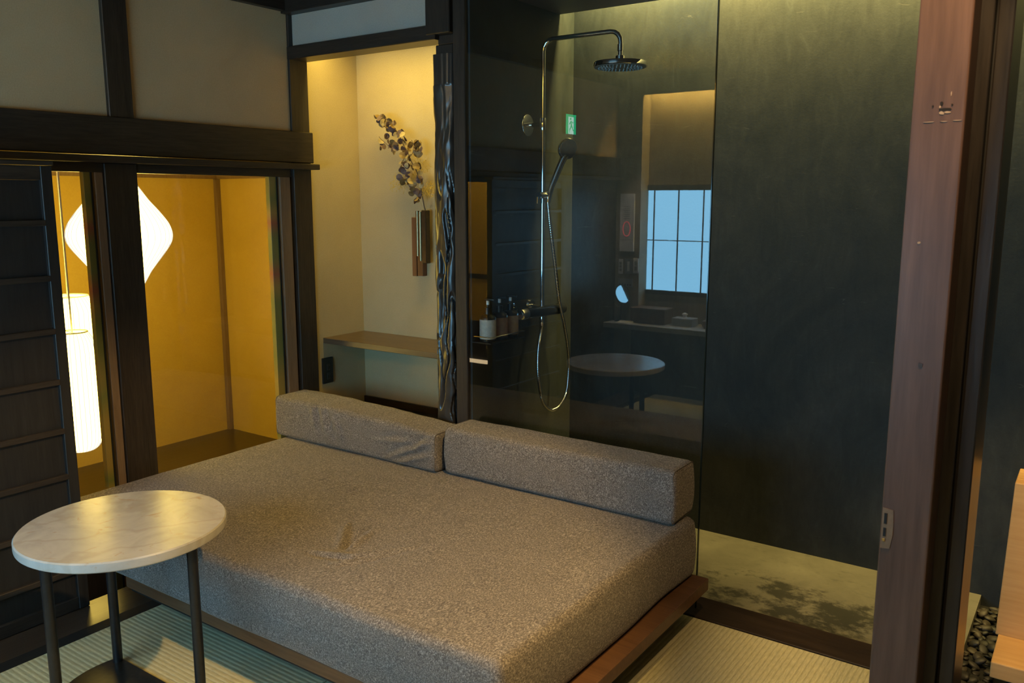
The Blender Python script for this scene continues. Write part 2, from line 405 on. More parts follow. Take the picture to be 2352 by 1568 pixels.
# --- lamp room beyond the left doors
struct('wall_side', (-5.60, XL - 0.12), (3.96, 4.10), (FL, 2.45), PL_LR, 'ochre plaster end wall of the lamp room')
struct('wall_far', (-5.60, -5.42), (0.30, 3.96), (FL, 2.45), PL_LR, 'ochre plaster far wall of the lamp room')
struct('ceiling', (-5.60, XL - 0.12), (0.15, 4.10), (2.45, 2.52), PL_LR, 'ochre ceiling of the lamp room', cat='ceiling')
struct('trim_15', (-5.42, -5.395), (0.30, 3.96), (1.738, 1.86), BW, 'brown rail high on the lamp room far wall', 0.001, 'trim')
struct('trim_16', (-5.395, XL - 0.12), (3.935, 3.96), (1.738, 1.86), BW, 'brown rail high on the lamp room end wall', 0.001, 'trim')
struct('trim_17', (-5.42, -5.385), (3.925, 3.96), (FL, 1.738), BW, 'slim brown corner batten in the lamp room', 0.001, 'trim')
struct('wall_side', (-5.60, XL - 0.12), (0.15, 0.30), (0.577, 2.45), PL_LR, 'ochre plaster near wall of the lamp room')
struct('wall_side', (-5.60, XL - 0.12), (0.15, 0.30), (FL, 0.577), DW, 'dark timber wainscot of the lamp room')
struct('trim_18', (-5.40, XL - 0.12), (0.30, 0.312), (0.935, 0.975), DWX, 'dark rail on the lamp room near wall', 0.001, 'trim')
struct('wall_left', (-3.57, XL - 0.12 + 0.005), (3.09, 3.96), (FL, 2.45), PL_LR, 'ochre plaster return beside the end wall')
# --- alcove
struct('wall_alcove', (-3.57, XL), (3.09, 3.57), (0.30, 2.56), PL_AL, 'warm lit plaster side wall of the alcove')
struct('wall_alcove', (XL, -2.345), (3.45, 3.57), (0.30, 2.56), PL_AL, 'warm lit plaster rear wall of the alcove')
struct('wall_alcove', (XL + 0.012, -2.53), (YA + 0.03, 3.06), (2.344, 2.56), PL_SM, 'small grey plaster panel above the alcove beam')
struct('trim_19', (XL - 0.02, -2.49), (YA, 3.09), (2.282, 2.344), DWX, 'dark beam across the alcove top', 0.003, 'trim')
struct('trim_20', (XL, -2.50), (YA - 0.03, YA + 0.03), (ZC - 0.01, 2.56), DWX, 'dark ceiling moulding above the alcove', 0.002, 'trim')
struct('floor', (XL, -2.345), (YA + 0.005, 3.45), (0.36, 0.44), DWX, 'dark board floor of the alcove', cat='floor')
struct('baseboard_alcove', (XL, -2.345), (3.435, 3.45), (0.44, 0.475), DWX, 'dark baseboard along the alcove rear wall', 0.001, 'baseboard')
struct('wall_alcove', (XL + 0.02, -2.34), (YA, YA + 0.035), (-0.15, 0.36), DWX, 'dark riser below the alcove floor')
# post heads and frame beside the glass
struct('trim_21', (-2.540, -2.405), (YA - 0.006, 3.10), (2.302, 2.56), DW, 'square dark post head above the carved post', 0.004, 'trim')
struct('trim_22', (-2.395, -2.330), (YA + 0.005, 3.06), (-0.05, 2.56), DW, 'dark upright frame beside the glass', 0.003, 'trim')
# --- shower
struct('wall_shower', (-2.345, -2.32), (3.0, YW), (-0.2, 2.60), DARK, 'charcoal plaster side wall of the shower')
struct('wall_back', (-2.40, 1.25), (YW, YW + 0.12), (-0.2, 3.0), DARK, 'charcoal plaster rear wall of the shower')
struct('ceiling', (-2.345, 1.25), (2.97, 3.725), (2.49, 2.56), plain('shower_ceiling_paint', (0.075, 0.055, 0.042), 0.6), 'dark brown lowered ceiling over the shower', cat='ceiling')
struct('wall_slot', (-2.40, 1.25), (3.70, 3.725), (2.56, 3.0), BLACK, 'inner side of the ceiling light slot')
struct('ceiling', (-2.40, 1.25), (3.70, YW + 0.12), (3.0, 3.05), BLACK, 'closed top of the ceiling light slot', cat='ceiling')
# --- right side and behind the viewer
struct('wall_right', (1.13, 1.25), (1.98, YW), (-0.2, 2.6), DARK, 'charcoal wall at the far right of the bath')
struct('wall_right', (0.70, 0.82), (YB, 2.1), (-0.2, 2.6), PL_RM, 'plaster wall at the right of the room')
struct('wall_bath', (0.70, 1.25), (1.98, 2.1), (-0.2, 2.6), DARK, 'charcoal return wall of the bath area')
struct('wall_front', (-3.57, -3.225), (YB - 0.15, YB), (-0.2, 2.6), PL_RM, 'plaster wall strip carrying the intercom')
struct('wall_front', (-0.9, 0.82), (YB - 0.15, YB), (-0.2, 2.6), PL_RM, 'plaster wall behind the camera')
struct('wall_front', (-3.225, -0.9), (YB - 0.32, YB - 0.14), (-0.2, 0.80), PL_RM, 'recessed plaster below the shoji window')
struct('wall_front', (-3.225, -0.9), (YB - 0.32, YB - 0.14), (1.70, 2.6), PL_RM, 'recessed plaster above the shoji window')
struct('wall_front', (-3.32, -3.226), (YB - 0.32, YB - 0.151), (-0.2, 2.6), PL_RM, 'return of the shoji recess')
struct('trim_23', (-3.225, -0.9), (YB - 0.03, YB), (2.43, 2.56), PL_RM, 'header of the shoji recess', 0.002, 'trim')
# right-hand posts
pr = thing('trim_24', 'worn reddish brown post in the right foreground with a metal lock plate', 'post', (-0.318, 2.05, -0.03), kind='structure')
bm = bmesh.new(); add_box(bm, (-0.369, -0.267), (2.0, 2.1), (-0.05, 2.58), 0.004, 2); obj('post_shaft', bm, POSTW, pr)
p2 = thing('trim_25', 'dark grooved jamb just behind the worn brown post', 'post', (-0.24, 2.2, -0.085), kind='structure')
DJ = wood('dark_jamb_wood', (0.016, 0.014, 0.013), (0.040, 0.034, 0.030), 0.3, 'z', 8)
box('jamb_board', (-0.280, -0.242), (2.104, 2.16), (-0.085, 2.58), DJ, p2, 0.002)
box('jamb_board', (-0.236, -0.204), (2.104, 2.29), (-0.085, 2.58), DJ, p2, 0.003)
box('jamb_groove', (-0.280, -0.238), (2.14, 2.29), (-0.085, 2.58), BLACK, p2, 0.0)
# lock plate on the post
PLATE = plain('aged_brass_plate', (0.26, 0.165, 0.105), 0.42, 0.5)
bm = bmesh.new()
outline = [(-0.366, 0.905), (-0.3435, 0.902), (-0.3415, 0.872), (-0.3415, 0.842), (-0.346, 0.810), (-0.366, 0.808)]
f = [bm.verts.new((x, 1.9975, z)) for x, z in outline]; b = [bm.verts.new((x, 2.001, z)) for x, z in outline]
bm.faces.new(f); bm.faces.new(b[::-1])
for i in range(6): bm.faces.new((f[i], f[(i + 1) % 6], b[(i + 1) % 6], b[i]))
lp = obj('lock_plate', bm, PLATE, pr)
box('keyhole_slot', (-0.3615, -0.3555), (1.9955, 1.999), (0.868, 0.893), BLACK, lp, 0)
box('keyhole_slot', (-0.3615, -0.3560), (1.9955, 1.999), (0.838, 0.858), BLACK, lp, 0)
box('latch_tongue', (-0.3625, -0.3565), (1.9945, 1.999), (0.826, 0.833), plain('bright_brass', (0.8, 0.65, 0.4), 0.2, 1.0), lp, 0.0005)
SCAR = plain('bare_wood_scar', (0.42, 0.30, 0.20), 0.7); HOLE = plain('nail_hole', (0.006, 0.004, 0.004), 0.8)
def chip(x, z, w, h, m, n=7, y=1.9985, nm='chip'):
    bm = bmesh.new(); r = random.Random(int(x * 1e4 + z * 1e3)); fr = []; bk = []
    for i in range(n):
        a = 2 * PI * i / n; k = r.uniform(0.6, 1.1)
        fr.append(bm.verts.new((x + math.cos(a) * w * k, y, z + math.sin(a) * h * k))); bk.append(bm.verts.new((x + math.cos(a) * w * k, 2.002, z + math.sin(a) * h * k)))
    bm.faces.new(fr)
    for i in range(n): bm.faces.new((fr[i], fr[(i + 1) % n], bk[(i + 1) % n], bk[i]))
    obj(nm, bm, m, pr)
chip(-0.313, 1.793, 0.0035, 0.006, HOLE, nm='nail_hole'); chip(-0.329, 1.789, 0.002, 0.003, HOLE, nm='nail_hole'); chip(-0.293, 1.790, 0.002, 0.002, HOLE, nm='nail_hole')
chip(-0.304, 1.781, 0.014, 0.0035, HOLE, nm='gouge'); chip(-0.311, 1.774, 0.006, 0.004, SCAR); chip(-0.300, 1.775, 0.008, 0.0025, SCAR); chip(-0.315, 1.787, 0.003, 0.003, SCAR)
chip(-0.296, 1.812, 0.0013, 0.006, SCAR); chip(-0.335, 1.506, 0.004, 0.003, SCAR); chip(-0.313, 1.241, 0.006, 0.007, plain('wood_plug', (0.05, 0.035, 0.03), 0.5), 12, nm='wood_plug')
chip(-0.335, 1.757, 0.014, 0.0008, SCAR); chip(-0.305, 1.757, 0.008, 0.0008, SCAR); chip(-0.28, 1.758, 0.010, 0.0008, SCAR)

# ================================================================== LEFT DOORS
d1 = thing('door_1', 'dark battened wooden sliding door standing at the left edge', 'door', (-3.215, 1.2, 0.0), kind='structure')
bz = [0.16, 0.352, 0.544, 0.725, 0.915, 1.109, 1.307, 1.511]
box('stile', (-3.235, -3.195), (1.587, 1.628), (0.0, 1.716), DOORW, d1, 0.002)
box('stile', (-3.235, -3.195), (0.76, 0.80), (0.0, 1.716), DOORW, d1, 0.002)
box('top_rail', (-3.233, -3.197), (0.80, 1.587), (1.665, 1.716), DWY, d1, 0.002)
box('bottom_rail', (-3.233, -3.197), (0.80, 1.587), (0.0, 0.05), DWY, d1, 0.002)
edges = [0.05] + bz + [1.665]
for a, b in zip(edges, edges[1:]): box('board', (-3.228, -3.212), (0.80, 1.587), (a + 0.0005, b - 0.0005), DOORW, d1, 0.0)
for z in bz: box('batten', (-3.212, -3.194), (0.80, 1.590), (z - 0.011, z + 0.011), DWY, d1, 0.002)

def glass_door(name, label, y0, y1, stiles):
    d = thing(name, label, 'door', (XL - 0.03, (y0 + y1) / 2, FL), kind='structure')
    bm = bmesh.new(); add_box(bm, (XL - 0.036, XL - 0.030), (y0, y1), (FL + 0.25, 1.70)); obj('glass_pane', bm, GLASS2, d)
    for a, b in stiles: box('stile', (XL - 0.048, XL - 0.018), (a, b), (FL, 1.706), IRID_BANDS, d, 0.001)
    box('lower_panel', (XL - 0.044, XL - 0.022), (y0, y1), (FL, FL + 0.25), BW, d, 0.001)
    for a, b in stiles: box('stile_strip', (XL - 0.018, XL - 0.012), (b - 0.006, b), (FL, 1.706), BLACK, d, 0.0)
    return d
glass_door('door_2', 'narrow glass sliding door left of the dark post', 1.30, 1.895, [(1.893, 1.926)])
glass_door('door_3', 'glass sliding door with stile painted with iridescent sheen right of the dark post', 2.118, 2.84, [(2.838, 2.886)])

# ================================================================== LAMPS
def pendant(name, label, x, y, prof, cord_top, ribs, z0):
    t = thing(name, label, 'lamp', (x, y, z0), group='paper pendant lamps beyond the left doors')
    bm = bmesh.new(); add_lathe(bm, prof, (x, y, 0), seg=56); smooth_angle(obj('shade', bm, LAMP, t), 60)
    bm = bmesh.new()
    sm = catmull([(r, 0, h) for r, h in prof], 5)
    for k in range(ribs):
        a = 2 * PI * k / ribs
        add_tube(bm, [(x + (p.x + 0.0007) * math.cos(a), y + (p.x + 0.0007) * math.sin(a), p.z) for p in sm], 0.0015, 4, False)
    obj('rib_wires', bm, LAMPRIB, t)
    tr, th = prof[-1]
    bm = bmesh.new(); add_tube(bm, [(x + (tr) * math.cos(2 * PI * i / 40), y + (tr) * math.sin(2 * PI * i / 40), th) for i in range(40)], 0.004, 6, False, True)
    smooth_angle(obj('top_ring', bm, CORD, t))
    tube('cord', [(x, y, th - 0.05), (x, y, cord_top)], 0.004, CORD, t, 8)
    bm = bmesh.new(); add_tube(bm, [(x - tr, y, th), (x, y, th - 0.004), (x + tr, y, th)], 0.002, 6); obj('cross_wire', bm, CORD, t)
    return t
k = 0.00238
on = [(0.055, -0.335), (0.075, -0.30), (0.105, -0.255), (0.145, -0.185), (0.19, -0.125), (0.235, -0.065), (0.258, -0.025), (0.265, 0.01), (0.26, 0.045), (0.243, 0.085), (0.20, 0.145), (0.155, 0.200), (0.112, 0.265), (0.08, 0.31), (0.055, 0.335)]
pendant('pendant_lamp', 'glowing onion shaped white paper lamp seen behind the dark post', -4.40, 2.578, [(r, 1.39 + h) for r, h in on], 2.45, 40, 1.05)
cy = [(0.03, 0.0), (0.065, 0.012), (0.088, 0.04), (0.098, 0.085), (0.100, 0.15), (0.100, 0.46), (0.098, 0.50), (0.090, 0.545), (0.066, 0.585)]
pendant('pendant_lamp', 'long glowing cylinder paper lamp hanging low beside the battened door', -4.0, 2.066, [(r, 0.388 + h) for r, h in cy], 2.45, 30, 0.388)
sh = [(0.05, 0.0), (0.12, 0.03), (0.148, 0.08), (0.15, 0.15), (0.15, 0.25), (0.148, 0.30), (0.100, 0.372)]
pendant('pendant_lamp', 'shorter glowing paper lamp with cut shoulders behind the long cylinder lamp', -4.65, 2.395, [(r, 0.70 + h) for r, h in sh], 2.45, 36, 0.70)
fl2 = box('floor_lamp_strip', (-4.6, -3.7), (0.301, 0.322), (0.215, 0.245), LED, None, 0.002)
props(fl2, 'thin glowing light strip low on the dark wainscot', 'light')

# ================================================================== ALCOVE
area = area_light('alcove_strip_light', (-2.93, 3.125, 2.50), (0.95, 0.04), P_ALCOVE, (1.0, 0.73, 0.15), (math.radians(6), 0, 0)); area.data.spread = math.radians(132)
t = thing('light_strip', 'hidden warm strip light behind the alcove beam', 'light', (-2.95, 3.12, 2.46))
box('housing', (-3.44, -2.56), (3.062, 3.09), (2.40, 2.47), WHITEP, t, 0.002)
t = thing('alcove_shelf', 'dark wooden shelf spanning the lit alcove', 'shelf', (-2.9, 3.3, 0.823))
box('shelf_board', (XL, -2.36), (3.138, 3.45), (0.823, 0.853), SHELFW, t, 0.002)
t = thing('wall_outlet', 'black double power outlet on the alcove side wall', 'outlet', (XL, 3.157, 0.60))
box('cover_plate', (XL, XL + 0.012), (3.120, 3.194), (0.60, 0.742), BLACKP, t, 0.003, 2)
for z in (0.64, 0.69):
    s_ = box('socket', (XL + 0.012, XL + 0.0145), (3.145, 3.169), (z - 0.018, z + 0.018), plain('socket_grey', (0.05, 0.045, 0.035), 0.5), t, 0.001)
    box('slot', (XL + 0.0145, XL + 0.0152), (3.150, 3.153), (z - 0.01, z + 0.006), BLACK, s_, 0); box('slot', (XL + 0.0145, XL + 0.0152), (3.161, 3.164), (z - 0.01, z + 0.006), BLACK, s_, 0)

# carved black post
cp = thing('carved_post', 'glossy black gnarled log post with deep carved grooves', 'post', (-2.472, 3.045, 0.36))
def carved():
    bm = bmesh.new(); NZ, NT = 420, 110; z0, z1 = 0.362, 2.222; rings = []
    for i in range(NZ + 1):
        z = z0 + (z1 - z0) * i / NZ; t = (z - z0) / (z1 - z0); ring = []
        amp = 1.0 if t < 0.55 else max(0.12, 1 - (t - 0.55) / 0.22)
        for j in range(NT):
            a = 2 * PI * j / NT; ca, sa = math.cos(a), math.sin(a)
            # squarish section
            rr = 0.061 * (abs(ca) ** 4 + abs(sa) ** 4) ** (-1 / 4) if True else 0.06
            rr = min(rr, 0.071)
            wz = z + 0.03 * noise.noise(Vector((ca * 1.3, sa * 1.3, z * 6)))
            wa = 0.30 * noise.noise(Vector((ca * 0.9 + 4, sa * 0.9, z * 9.0)))
            px, py = math.cos(a + wa), math.sin(a + wa)
            g = noise.noise(Vector((px * 1.75, py * 1.75, wz * 4.2)))
            g2 = noise.noise(Vector((px * 2.0 + 9, py * 2.0, wz * 6.0 + 3)))
            groove = max(0.0, 1 - (abs(g) / 0.13) ** 2) ** 1.5
            pit = min(1.0, max(0.0, (g2 - 0.10) / 0.22)); pit = pit * pit * (3 - 2 * pit)
            d = -0.012 * groove * amp - 0.016 * pit * amp
            d += 0.006 * noise.noise(Vector((ca * 1.2, sa * 1.2, z * 5 + 7))) + 0.003 * noise.noise(Vector((ca * 2.5, sa * 2.5, z * 16)))
            d += 0.004 * noise.noise(Vector((z * 3, 1.3, 0.2)))
            if t > 0.93: d = 0.003 * noise.noise(Vector((ca * 4, sa * 4, z * 3)))
            r = rr + d
            ring.append(bm.verts.new((-2.472 + r * ca, 3.045 + r * sa, z)))
        rings.append(ring)
    for a, b in zip(rings, rings[1:]):
        for j in range(NT): bm.faces.new((a[j], a[(j + 1) % NT], b[(j + 1) % NT], b[j]))
    bm.faces.new(rings[0][::-1]); bm.faces.new(rings[-1])
    return bm
smooth_angle(obj('carved_log', carved(), LACQ, cp), 70)
bm = bmesh.new(); add_box(bm, (-2.512, -2.415), (3.0, 3.09), (2.222, 2.262), 0.003); add_box(bm, (-2.498, -2.408), (3.0, 3.09), (2.262, 2.302), 0.003)
obj('cut_tenon', bm, DW, cp)

# wall vase and dried branches
v = thing('wall_vase', 'wall hung vase of bronze tubes on a reddish wooden strip', 'vase', (-2.96, 3.43, 1.19))
box('backing_strip', (-3.040, -3.009), (3.412, 3.45), (1.19, 1.50), wood('red_wood', (0.14, 0.055, 0.02), (0.26, 0.11, 0.045), 0.4, 'z', 10), v, 0.002)
box('backing_strip', (-3.007, -2.968), (3.416, 3.45), (1.192, 1.48), wood('red_wood_b', (0.14, 0.055, 0.02), (0.24, 0.10, 0.04), 0.4, 'z', 10), v, 0.002)
def hollow(name, x, y, r, z0, z1, m):
    lathe(name, [(0.0, z0), (r, z0), (r, z1), (r * 0.82, z1), (r * 0.82, z0 + 0.02), (0, z0 + 0.02)], (x, y, 0), m, v, seg=24)
hollow('tube', -2.975, 3.388, 0.010, 1.30, 1.535, BRONZE); hollow('tube', -2.958, 3.392, 0.011, 1.275, 1.53, BRONZE)
DB = plain('dark_bronze', (0.10, 0.075, 0.05), 0.35, 0.9)
bm = bmesh.new(); add_box(bm, (-2.948, -2.916), (3.385, 3.42), (1.262, 1.538), 0.003); obj('square_tube', bm, DB, v)

LEAFA = plain('purple_brown_leaf', (0.16, 0.105, 0.105), 0.6, var=0.3); LEAFB = plain('olive_brown_leaf', (0.22, 0.14, 0.05), 0.6, var=0.3); LEAFC = plain('pale_leaf', (0.46, 0.36, 0.20), 0.6, var=0.15)
STEM = plain('stem_brown', (0.10, 0.055, 0.03), 0.6)
eb = thing('dried_branch', 'dried branch with round purplish leaves in the wall vase', 'branch', (-2.925, 3.395, 1.50))
Y0 = 3.36
stem = [(-2.930, 1.40), (-2.922, 1.521), (-2.924, 1.56), (-2.931, 1.622), (-2.939, 1.687), (-2.95, 1.738), (-2.975, 1.784), (-3.004, 1.839), (-3.03, 1.872), (-3.059, 1.922), (-3.094, 1.962), (-3.138, 1.988), (-3.201, 2.016)]
pts = [(x, 3.40 - 0.05 * min(1, i / 6), z) for i, (x, z) in enumerate(stem)]
cps = catmull(pts, 5); tube('stem', cps, [0.0032 - 0.0022 * i / (len(cps) - 1) for i in range(len(cps))], STEM, eb, 6)
b1 = [(-3.004, 1.839), (-3.048, 1.847), (-3.102, 1.855), (-3.137, 1.883), (-3.163, 1.903), (-3.17, 1.916)]
b2 = [(-2.988, 1.807), (-2.97, 1.829), (-2.965, 1.864), (-2.943, 1.876), (-2.921, 1.878)]
tube('twig', catmull([(x, Y0 - 0.01 - 0.006 * i, z) for i, (x, z) in enumerate(b1)], 4), 0.0013, STEM, eb, 5)
tube('twig', catmull([(x, Y0 - 0.01 + 0.004 * i, z) for i, (x, z) in enumerate(b2)], 4), 0.0013, STEM, eb, 5)
def leaf_mesh(m, curl):
    bm = bmesh.new(); c = bm.verts.new((0, 0.0, curl * 0.3)); ring = []
    for i in range(10):
        a = 2 * PI * i / 10; r = 1.0 + 0.08 * math.sin(2 * a + 1)
        x, y = r * 0.92 * math.cos(a), r * math.sin(a); ring.append(bm.verts.new((x, y, curl * x * x * 0.6)))
    for i in range(10): bm.faces.new((c, ring[i], ring[(i + 1) % 10]))
    ret = bmesh.ops.extrude_face_region(bm, geom=list(bm.faces)); bmesh.ops.translate(bm, verts=[e for e in ret['geom'] if isinstance(e, bmesh.types.BMVert)], vec=(0, 0, 0.02))
    bmesh.ops.recalc_face_normals(bm, faces=bm.faces)
    me = bpy.data.meshes.new('leaf'); bm.to_mesh(me); bm.free(); me.materials.append(m)
    return me
LM = [leaf_mesh(LEAFA, 0.5), leaf_mesh(LEAFA, -0.4), leaf_mesh(LEAFB, 0.6), leaf_mesh(LEAFC, 0.5)]
leaves = [(-3.223, 2.02), (-3.2, 2.024), (-3.187, 2.012), (-3.164, 2.014), (-3.158, 2.0), (-3.201, 1.996), (-3.191, 1.976), (-3.174, 1.982), (-3.149, 1.989), (-3.124, 1.994), (-3.111, 1.984), (-3.134, 1.98), (-3.143, 1.954), (-3.108, 1.951), (-3.148, 1.969), (-3.091, 1.968), (-3.104, 1.932), (-3.082, 1.923), (-3.059, 1.93), (-3.035, 1.924), (-3.029, 1.904), (-3.082, 1.913), (-3.17, 1.918), (-3.175, 1.892), (-3.136, 1.902), (-3.165, 1.867), (-3.137, 1.87), (-3.183, 1.865), (-3.101, 1.873), (-3.124, 1.85), (-3.108, 1.852), (-3.074, 1.871), (-3.07, 1.854), (-3.06, 1.89), (-3.048, 1.844), (-3.08, 1.835), (-3.053, 1.825), (-3.021, 1.872), (-2.995, 1.87), (-2.982, 1.845), (-2.964, 1.875), (-2.93, 1.875), (-2.951, 1.881), (-2.939, 1.861), (-2.943, 1.85), (-2.922, 1.84), (-2.948, 1.831), (-2.927, 1.821), (-2.953, 1.812), (-3.009, 1.83), (-3.032, 1.808), (-3.005, 1.801), (-2.988, 1.797), (-3.032, 1.79), (-3.05, 1.791), (-2.993, 1.775), (-3.033, 1.763), (-3.038, 1.746), (-3.006, 1.765), (-3.02, 1.735), (-3.012, 1.723), (-2.981, 1.729), (-2.95, 1.761), (-2.989, 1.755), (-3.048, 1.706), (-3.021, 1.701), (-2.999, 1.71), (-3.026, 1.681), (-2.996, 1.679), (-2.973, 1.687), (-2.921, 1.703), (-2.913, 1.686), (-2.988, 1.648), (-2.966, 1.648), (-2.957, 1.635), (-2.975, 1.622), (-2.949, 1.609), (-2.988, 1.635), (-2.958, 1.59), (-2.969, 1.668), (-2.922, 1.664), (-2.942, 1.729)]
rl = random.Random(3)
off = OFF[eb.name]
leaves = leaves + [(x + rl.uniform(-0.012, 0.012), z + rl.uniform(-0.012, 0.012)) for x, z in leaves[::2]]
for i, (x, z) in enumerate(leaves):
    o = link('leaf', LM[rl.choice((0, 0, 1, 2, 2, 3))], eb)
    o.location = Vector((x, Y0 + rl.uniform(-0.025, 0.02), z)) - off
    s_ = rl.uniform(0.0135, 0.0215); o.scale = (s_, s_, s_)
    o.rotation_euler = (PI / 2 + rl.uniform(-0.9, 0.9), rl.uniform(-1.0, 1.0), rl.uniform(0, 6.28))
wp = bmesh.new(); rw = random.Random(5)
for (cx, cz, n, sp) in [(-3.095, 1.682, 90, 0.05), (-2.895, 1.645, 120, 0.05), (-2.936, 1.775, 50, 0.045), (-2.985, 1.745, 50, 0.04)]:
    add_tube(wp, catmull([(-2.93, 3.41, 1.50), (-2.93 + (cx + 2.93) * 0.35, 3.40, 1.5 + (cz - 1.5) * 0.6), (cx, 3.39, cz)], 5), 0.0006, 4)
    for i in range(n):
        a = rw.uniform(0, 2 * PI); l = rw.uniform(0.3, 1) * sp; p = Vector((cx + rw.gauss(0, sp * 0.5), 3.39 + rw.uniform(-0.03, 0.03), cz + rw.gauss(0, sp * 0.4)))
        q = p + Vector((math.cos(a), rw.uniform(-0.5, 0.5), math.sin(a))) * l * 0.5
        add_tube(wp, [p, (p + q) / 2 + Vector((0, 0, 0.004)), q], 0.0010, 4)
ws = obj('dried_grass', wp, plain('golden_wisp', (0.62, 0.42, 0.06), 0.7))
props(ws, 'fine golden dried wisps around the branch in the wall vase', 'dried plant')

# ================================================================== SHOWER
gp = thing('glass_screen', 'tall clear glass shower screen behind the daybed', 'glass panel', (-1.76, YG, 0.0))
bm = bmesh.new(); vs = [bm.verts.new(p) for p in ((-2.328, YG, 0.005), (-1.205, YG, 0.005), (-1.205, YG, 2.489), (-2.328, YG, 2.489))]; bm.faces.new(vs)
obj('glass_pane', bm, GLASS, gp)
box('polished_edge', (-1.205, -1.2015), (YG - 0.005, YG + 0.005), (0.005, 2.489), EDGE, gp, 0)

FX, FY = -2.23, 3.44
sr = thing('shower_column', 'chrome rain shower column on the charcoal side wall', 'shower', (-2.32, FY, 0.55))
arm = [(FX, FY, 1.02), (FX, FY, 2.27)] + [(FX + 0.05 - 0.05 * math.cos(a), FY, 2.27 + 0.05 * math.sin(a)) for a in (0.4, 0.8, 1.2, PI / 2)] + [(-1.83 - 0.05, FY, 2.32)] + [(-1.83 - 0.05 + 0.05 * math.sin(a), FY, 2.27 + 0.05 * math.cos(a)) for a in (0.4, 0.8, 1.2, PI / 2)] + [(-1.83, FY, 2.245)]
# densify straight runs
tube('riser_pipe', arm, 0.0105, CHROME, sr, 16)
lathe('head_collar', [(0, 2.262), (0.014, 2.262), (0.014, 2.235), (0.011, 2.232), (0.011, 2.215), (0.021, 2.213), (0.023, 2.192), (0.0, 2.192)], (-1.83, FY, 0), CHROME, sr)
hd = lathe('rain_head', [(0, 2.196), (0.03, 2.195), (0.095, 2.190), (0.116, 2.186), (0.119, 2.182), (0.119, 2.168), (0.116, 2.165), (0.0, 2.165)], (-1.83, FY, 0), CHROME, sr, seg=64)
lathe('spray_face', [(0, 2.1655), (0.112, 2.1655), (0.112, 2.1635), (0, 2.1635)], (-1.83, FY, 0), plain('grey_spray_face', (0.16, 0.18, 0.19), 0.4), hd, seg=48)
bm = bmesh.new()
for rr_, n_ in ((0.035, 12), (0.05, 18), (0.065, 24), (0.08, 30), (0.095, 36)):
    for i in range(n_):
        a = 2 * PI * i / n_; add_lathe(bm, [(0.0, 2.158), (0.0018, 2.159), (0.0024, 2.164)], (-1.83 + rr_ * math.cos(a), FY + rr_ * math.sin(a), 0), seg=6)
props(obj('spray_nozzles', bm, plain('nozzle_blue_grey', (0.38, 0.50, 0.55), 0.5), hd), kind='stuff')
# wall bracket
lathe('bracket_rose', [(0, 0.0), (0.050, 0.0), (0.050, 0.004), (0.046, 0.006), (0.0, 0.006)], (-2.32, FY, 1.941), CHROME, sr, (1, 0, 0), 40)
tube('bracket_arm', [(-2.318, FY, 1.941), (FX, FY, 1.941)], 0.011, CHROME, sr, 14)
lathe('bracket_clamp', [(0, 1.915), (0.014, 1.915), (0.015, 1.920), (0.015, 1.965), (0.014, 1.97), (0, 1.97)], (FX, FY, 0), CHROME, sr, seg=20)
# mixer bar along the wall
tube('mixer_bar', [(FX, 3.30, 1.062), (FX, 3.575, 1.055)], 0.026, GUNMETAL, sr, 24)
lathe('mixer_knob', [(0, 0), (0.022, 0.0), (0.027, 0.006), (0.027, 0.055), (0.0, 0.055)], (FX, 3.243, 1.062), CHROME, sr, (0, 1, 0), 28)
lathe('mixer_knob', [(0, 0), (0.027, 0.0), (0.027, 0.05), (0.022, 0.055), (0, 0.055)], (FX, 3.577, 1.055), GUNMETAL, sr, (0, 1, 0), 28)
for y in (3.31, 3.47):
    tube('wall_union', [(-2.318, y, 1.075), (FX - 0.02, y, 1.065)], 0.014, CHROME, sr, 14); lathe('union_rose', [(0, 0), (0.034, 0), (0.030, 0.010), (0, 0.012)], (-2.32, y, 1.075), CHROME, sr, (1, 0, 0), 28)
lathe('hose_nut', [(0, 1.035), (0.011, 1.035), (0.012, 1.03), (0.012, 1.0), (0.009, 0.985), (0, 0.985)], (FX, FY, 0), CHROME, sr, seg=16)
# hand shower holder
tube('hand_shower_holder', [(FX, FY - 0.035, 1.612), (FX, FY, 1.614), (FX + 0.02, FY + 0.03, 1.618)], 0.016, CHROME, sr, 14)
tube('holder_lever', [(FX, FY - 0.045, 1.605), (FX, FY - 0.047, 1.575)], 0.005, CHROME, sr, 8)
hs = thing('hand_shower', 'chrome hand shower resting in the column holder', 'hand shower', (FX + 0.02, FY + 0.01, 1.60))
hp = catmull([(-2.212, 3.458, 1.580), (-2.205, 3.470, 1.64), (-2.190, 3.490, 1.70), (-2.172, 3.512, 1.765), (-2.160, 3.527, 1.80)], 5)
tube('handle', hp, [0.0115 + 0.006 * (i / (len(hp) - 1)) for i in range(len(hp))], CHROME, hs, 16)
ax = Vector((0.80, -0.40, -0.30)).normalized()
sp_ = lathe('spray_head', [(0, -0.030), (0.022, -0.027), (0.042, -0.016), (0.051, 0.0), (0.052, 0.008), (0.049, 0.013), (0, 0.013)], (-2.150, 3.528, 1.833), CHROME, hs, ax, 40)
lathe('spray_face', [(0, 0.0142), (0.044, 0.0142), (0.044, 0.0125)], (-2.150, 3.528, 1.833), plain('hand_spray_face', (0.07, 0.075, 0.075), 0.45), sp_, ax, 36)
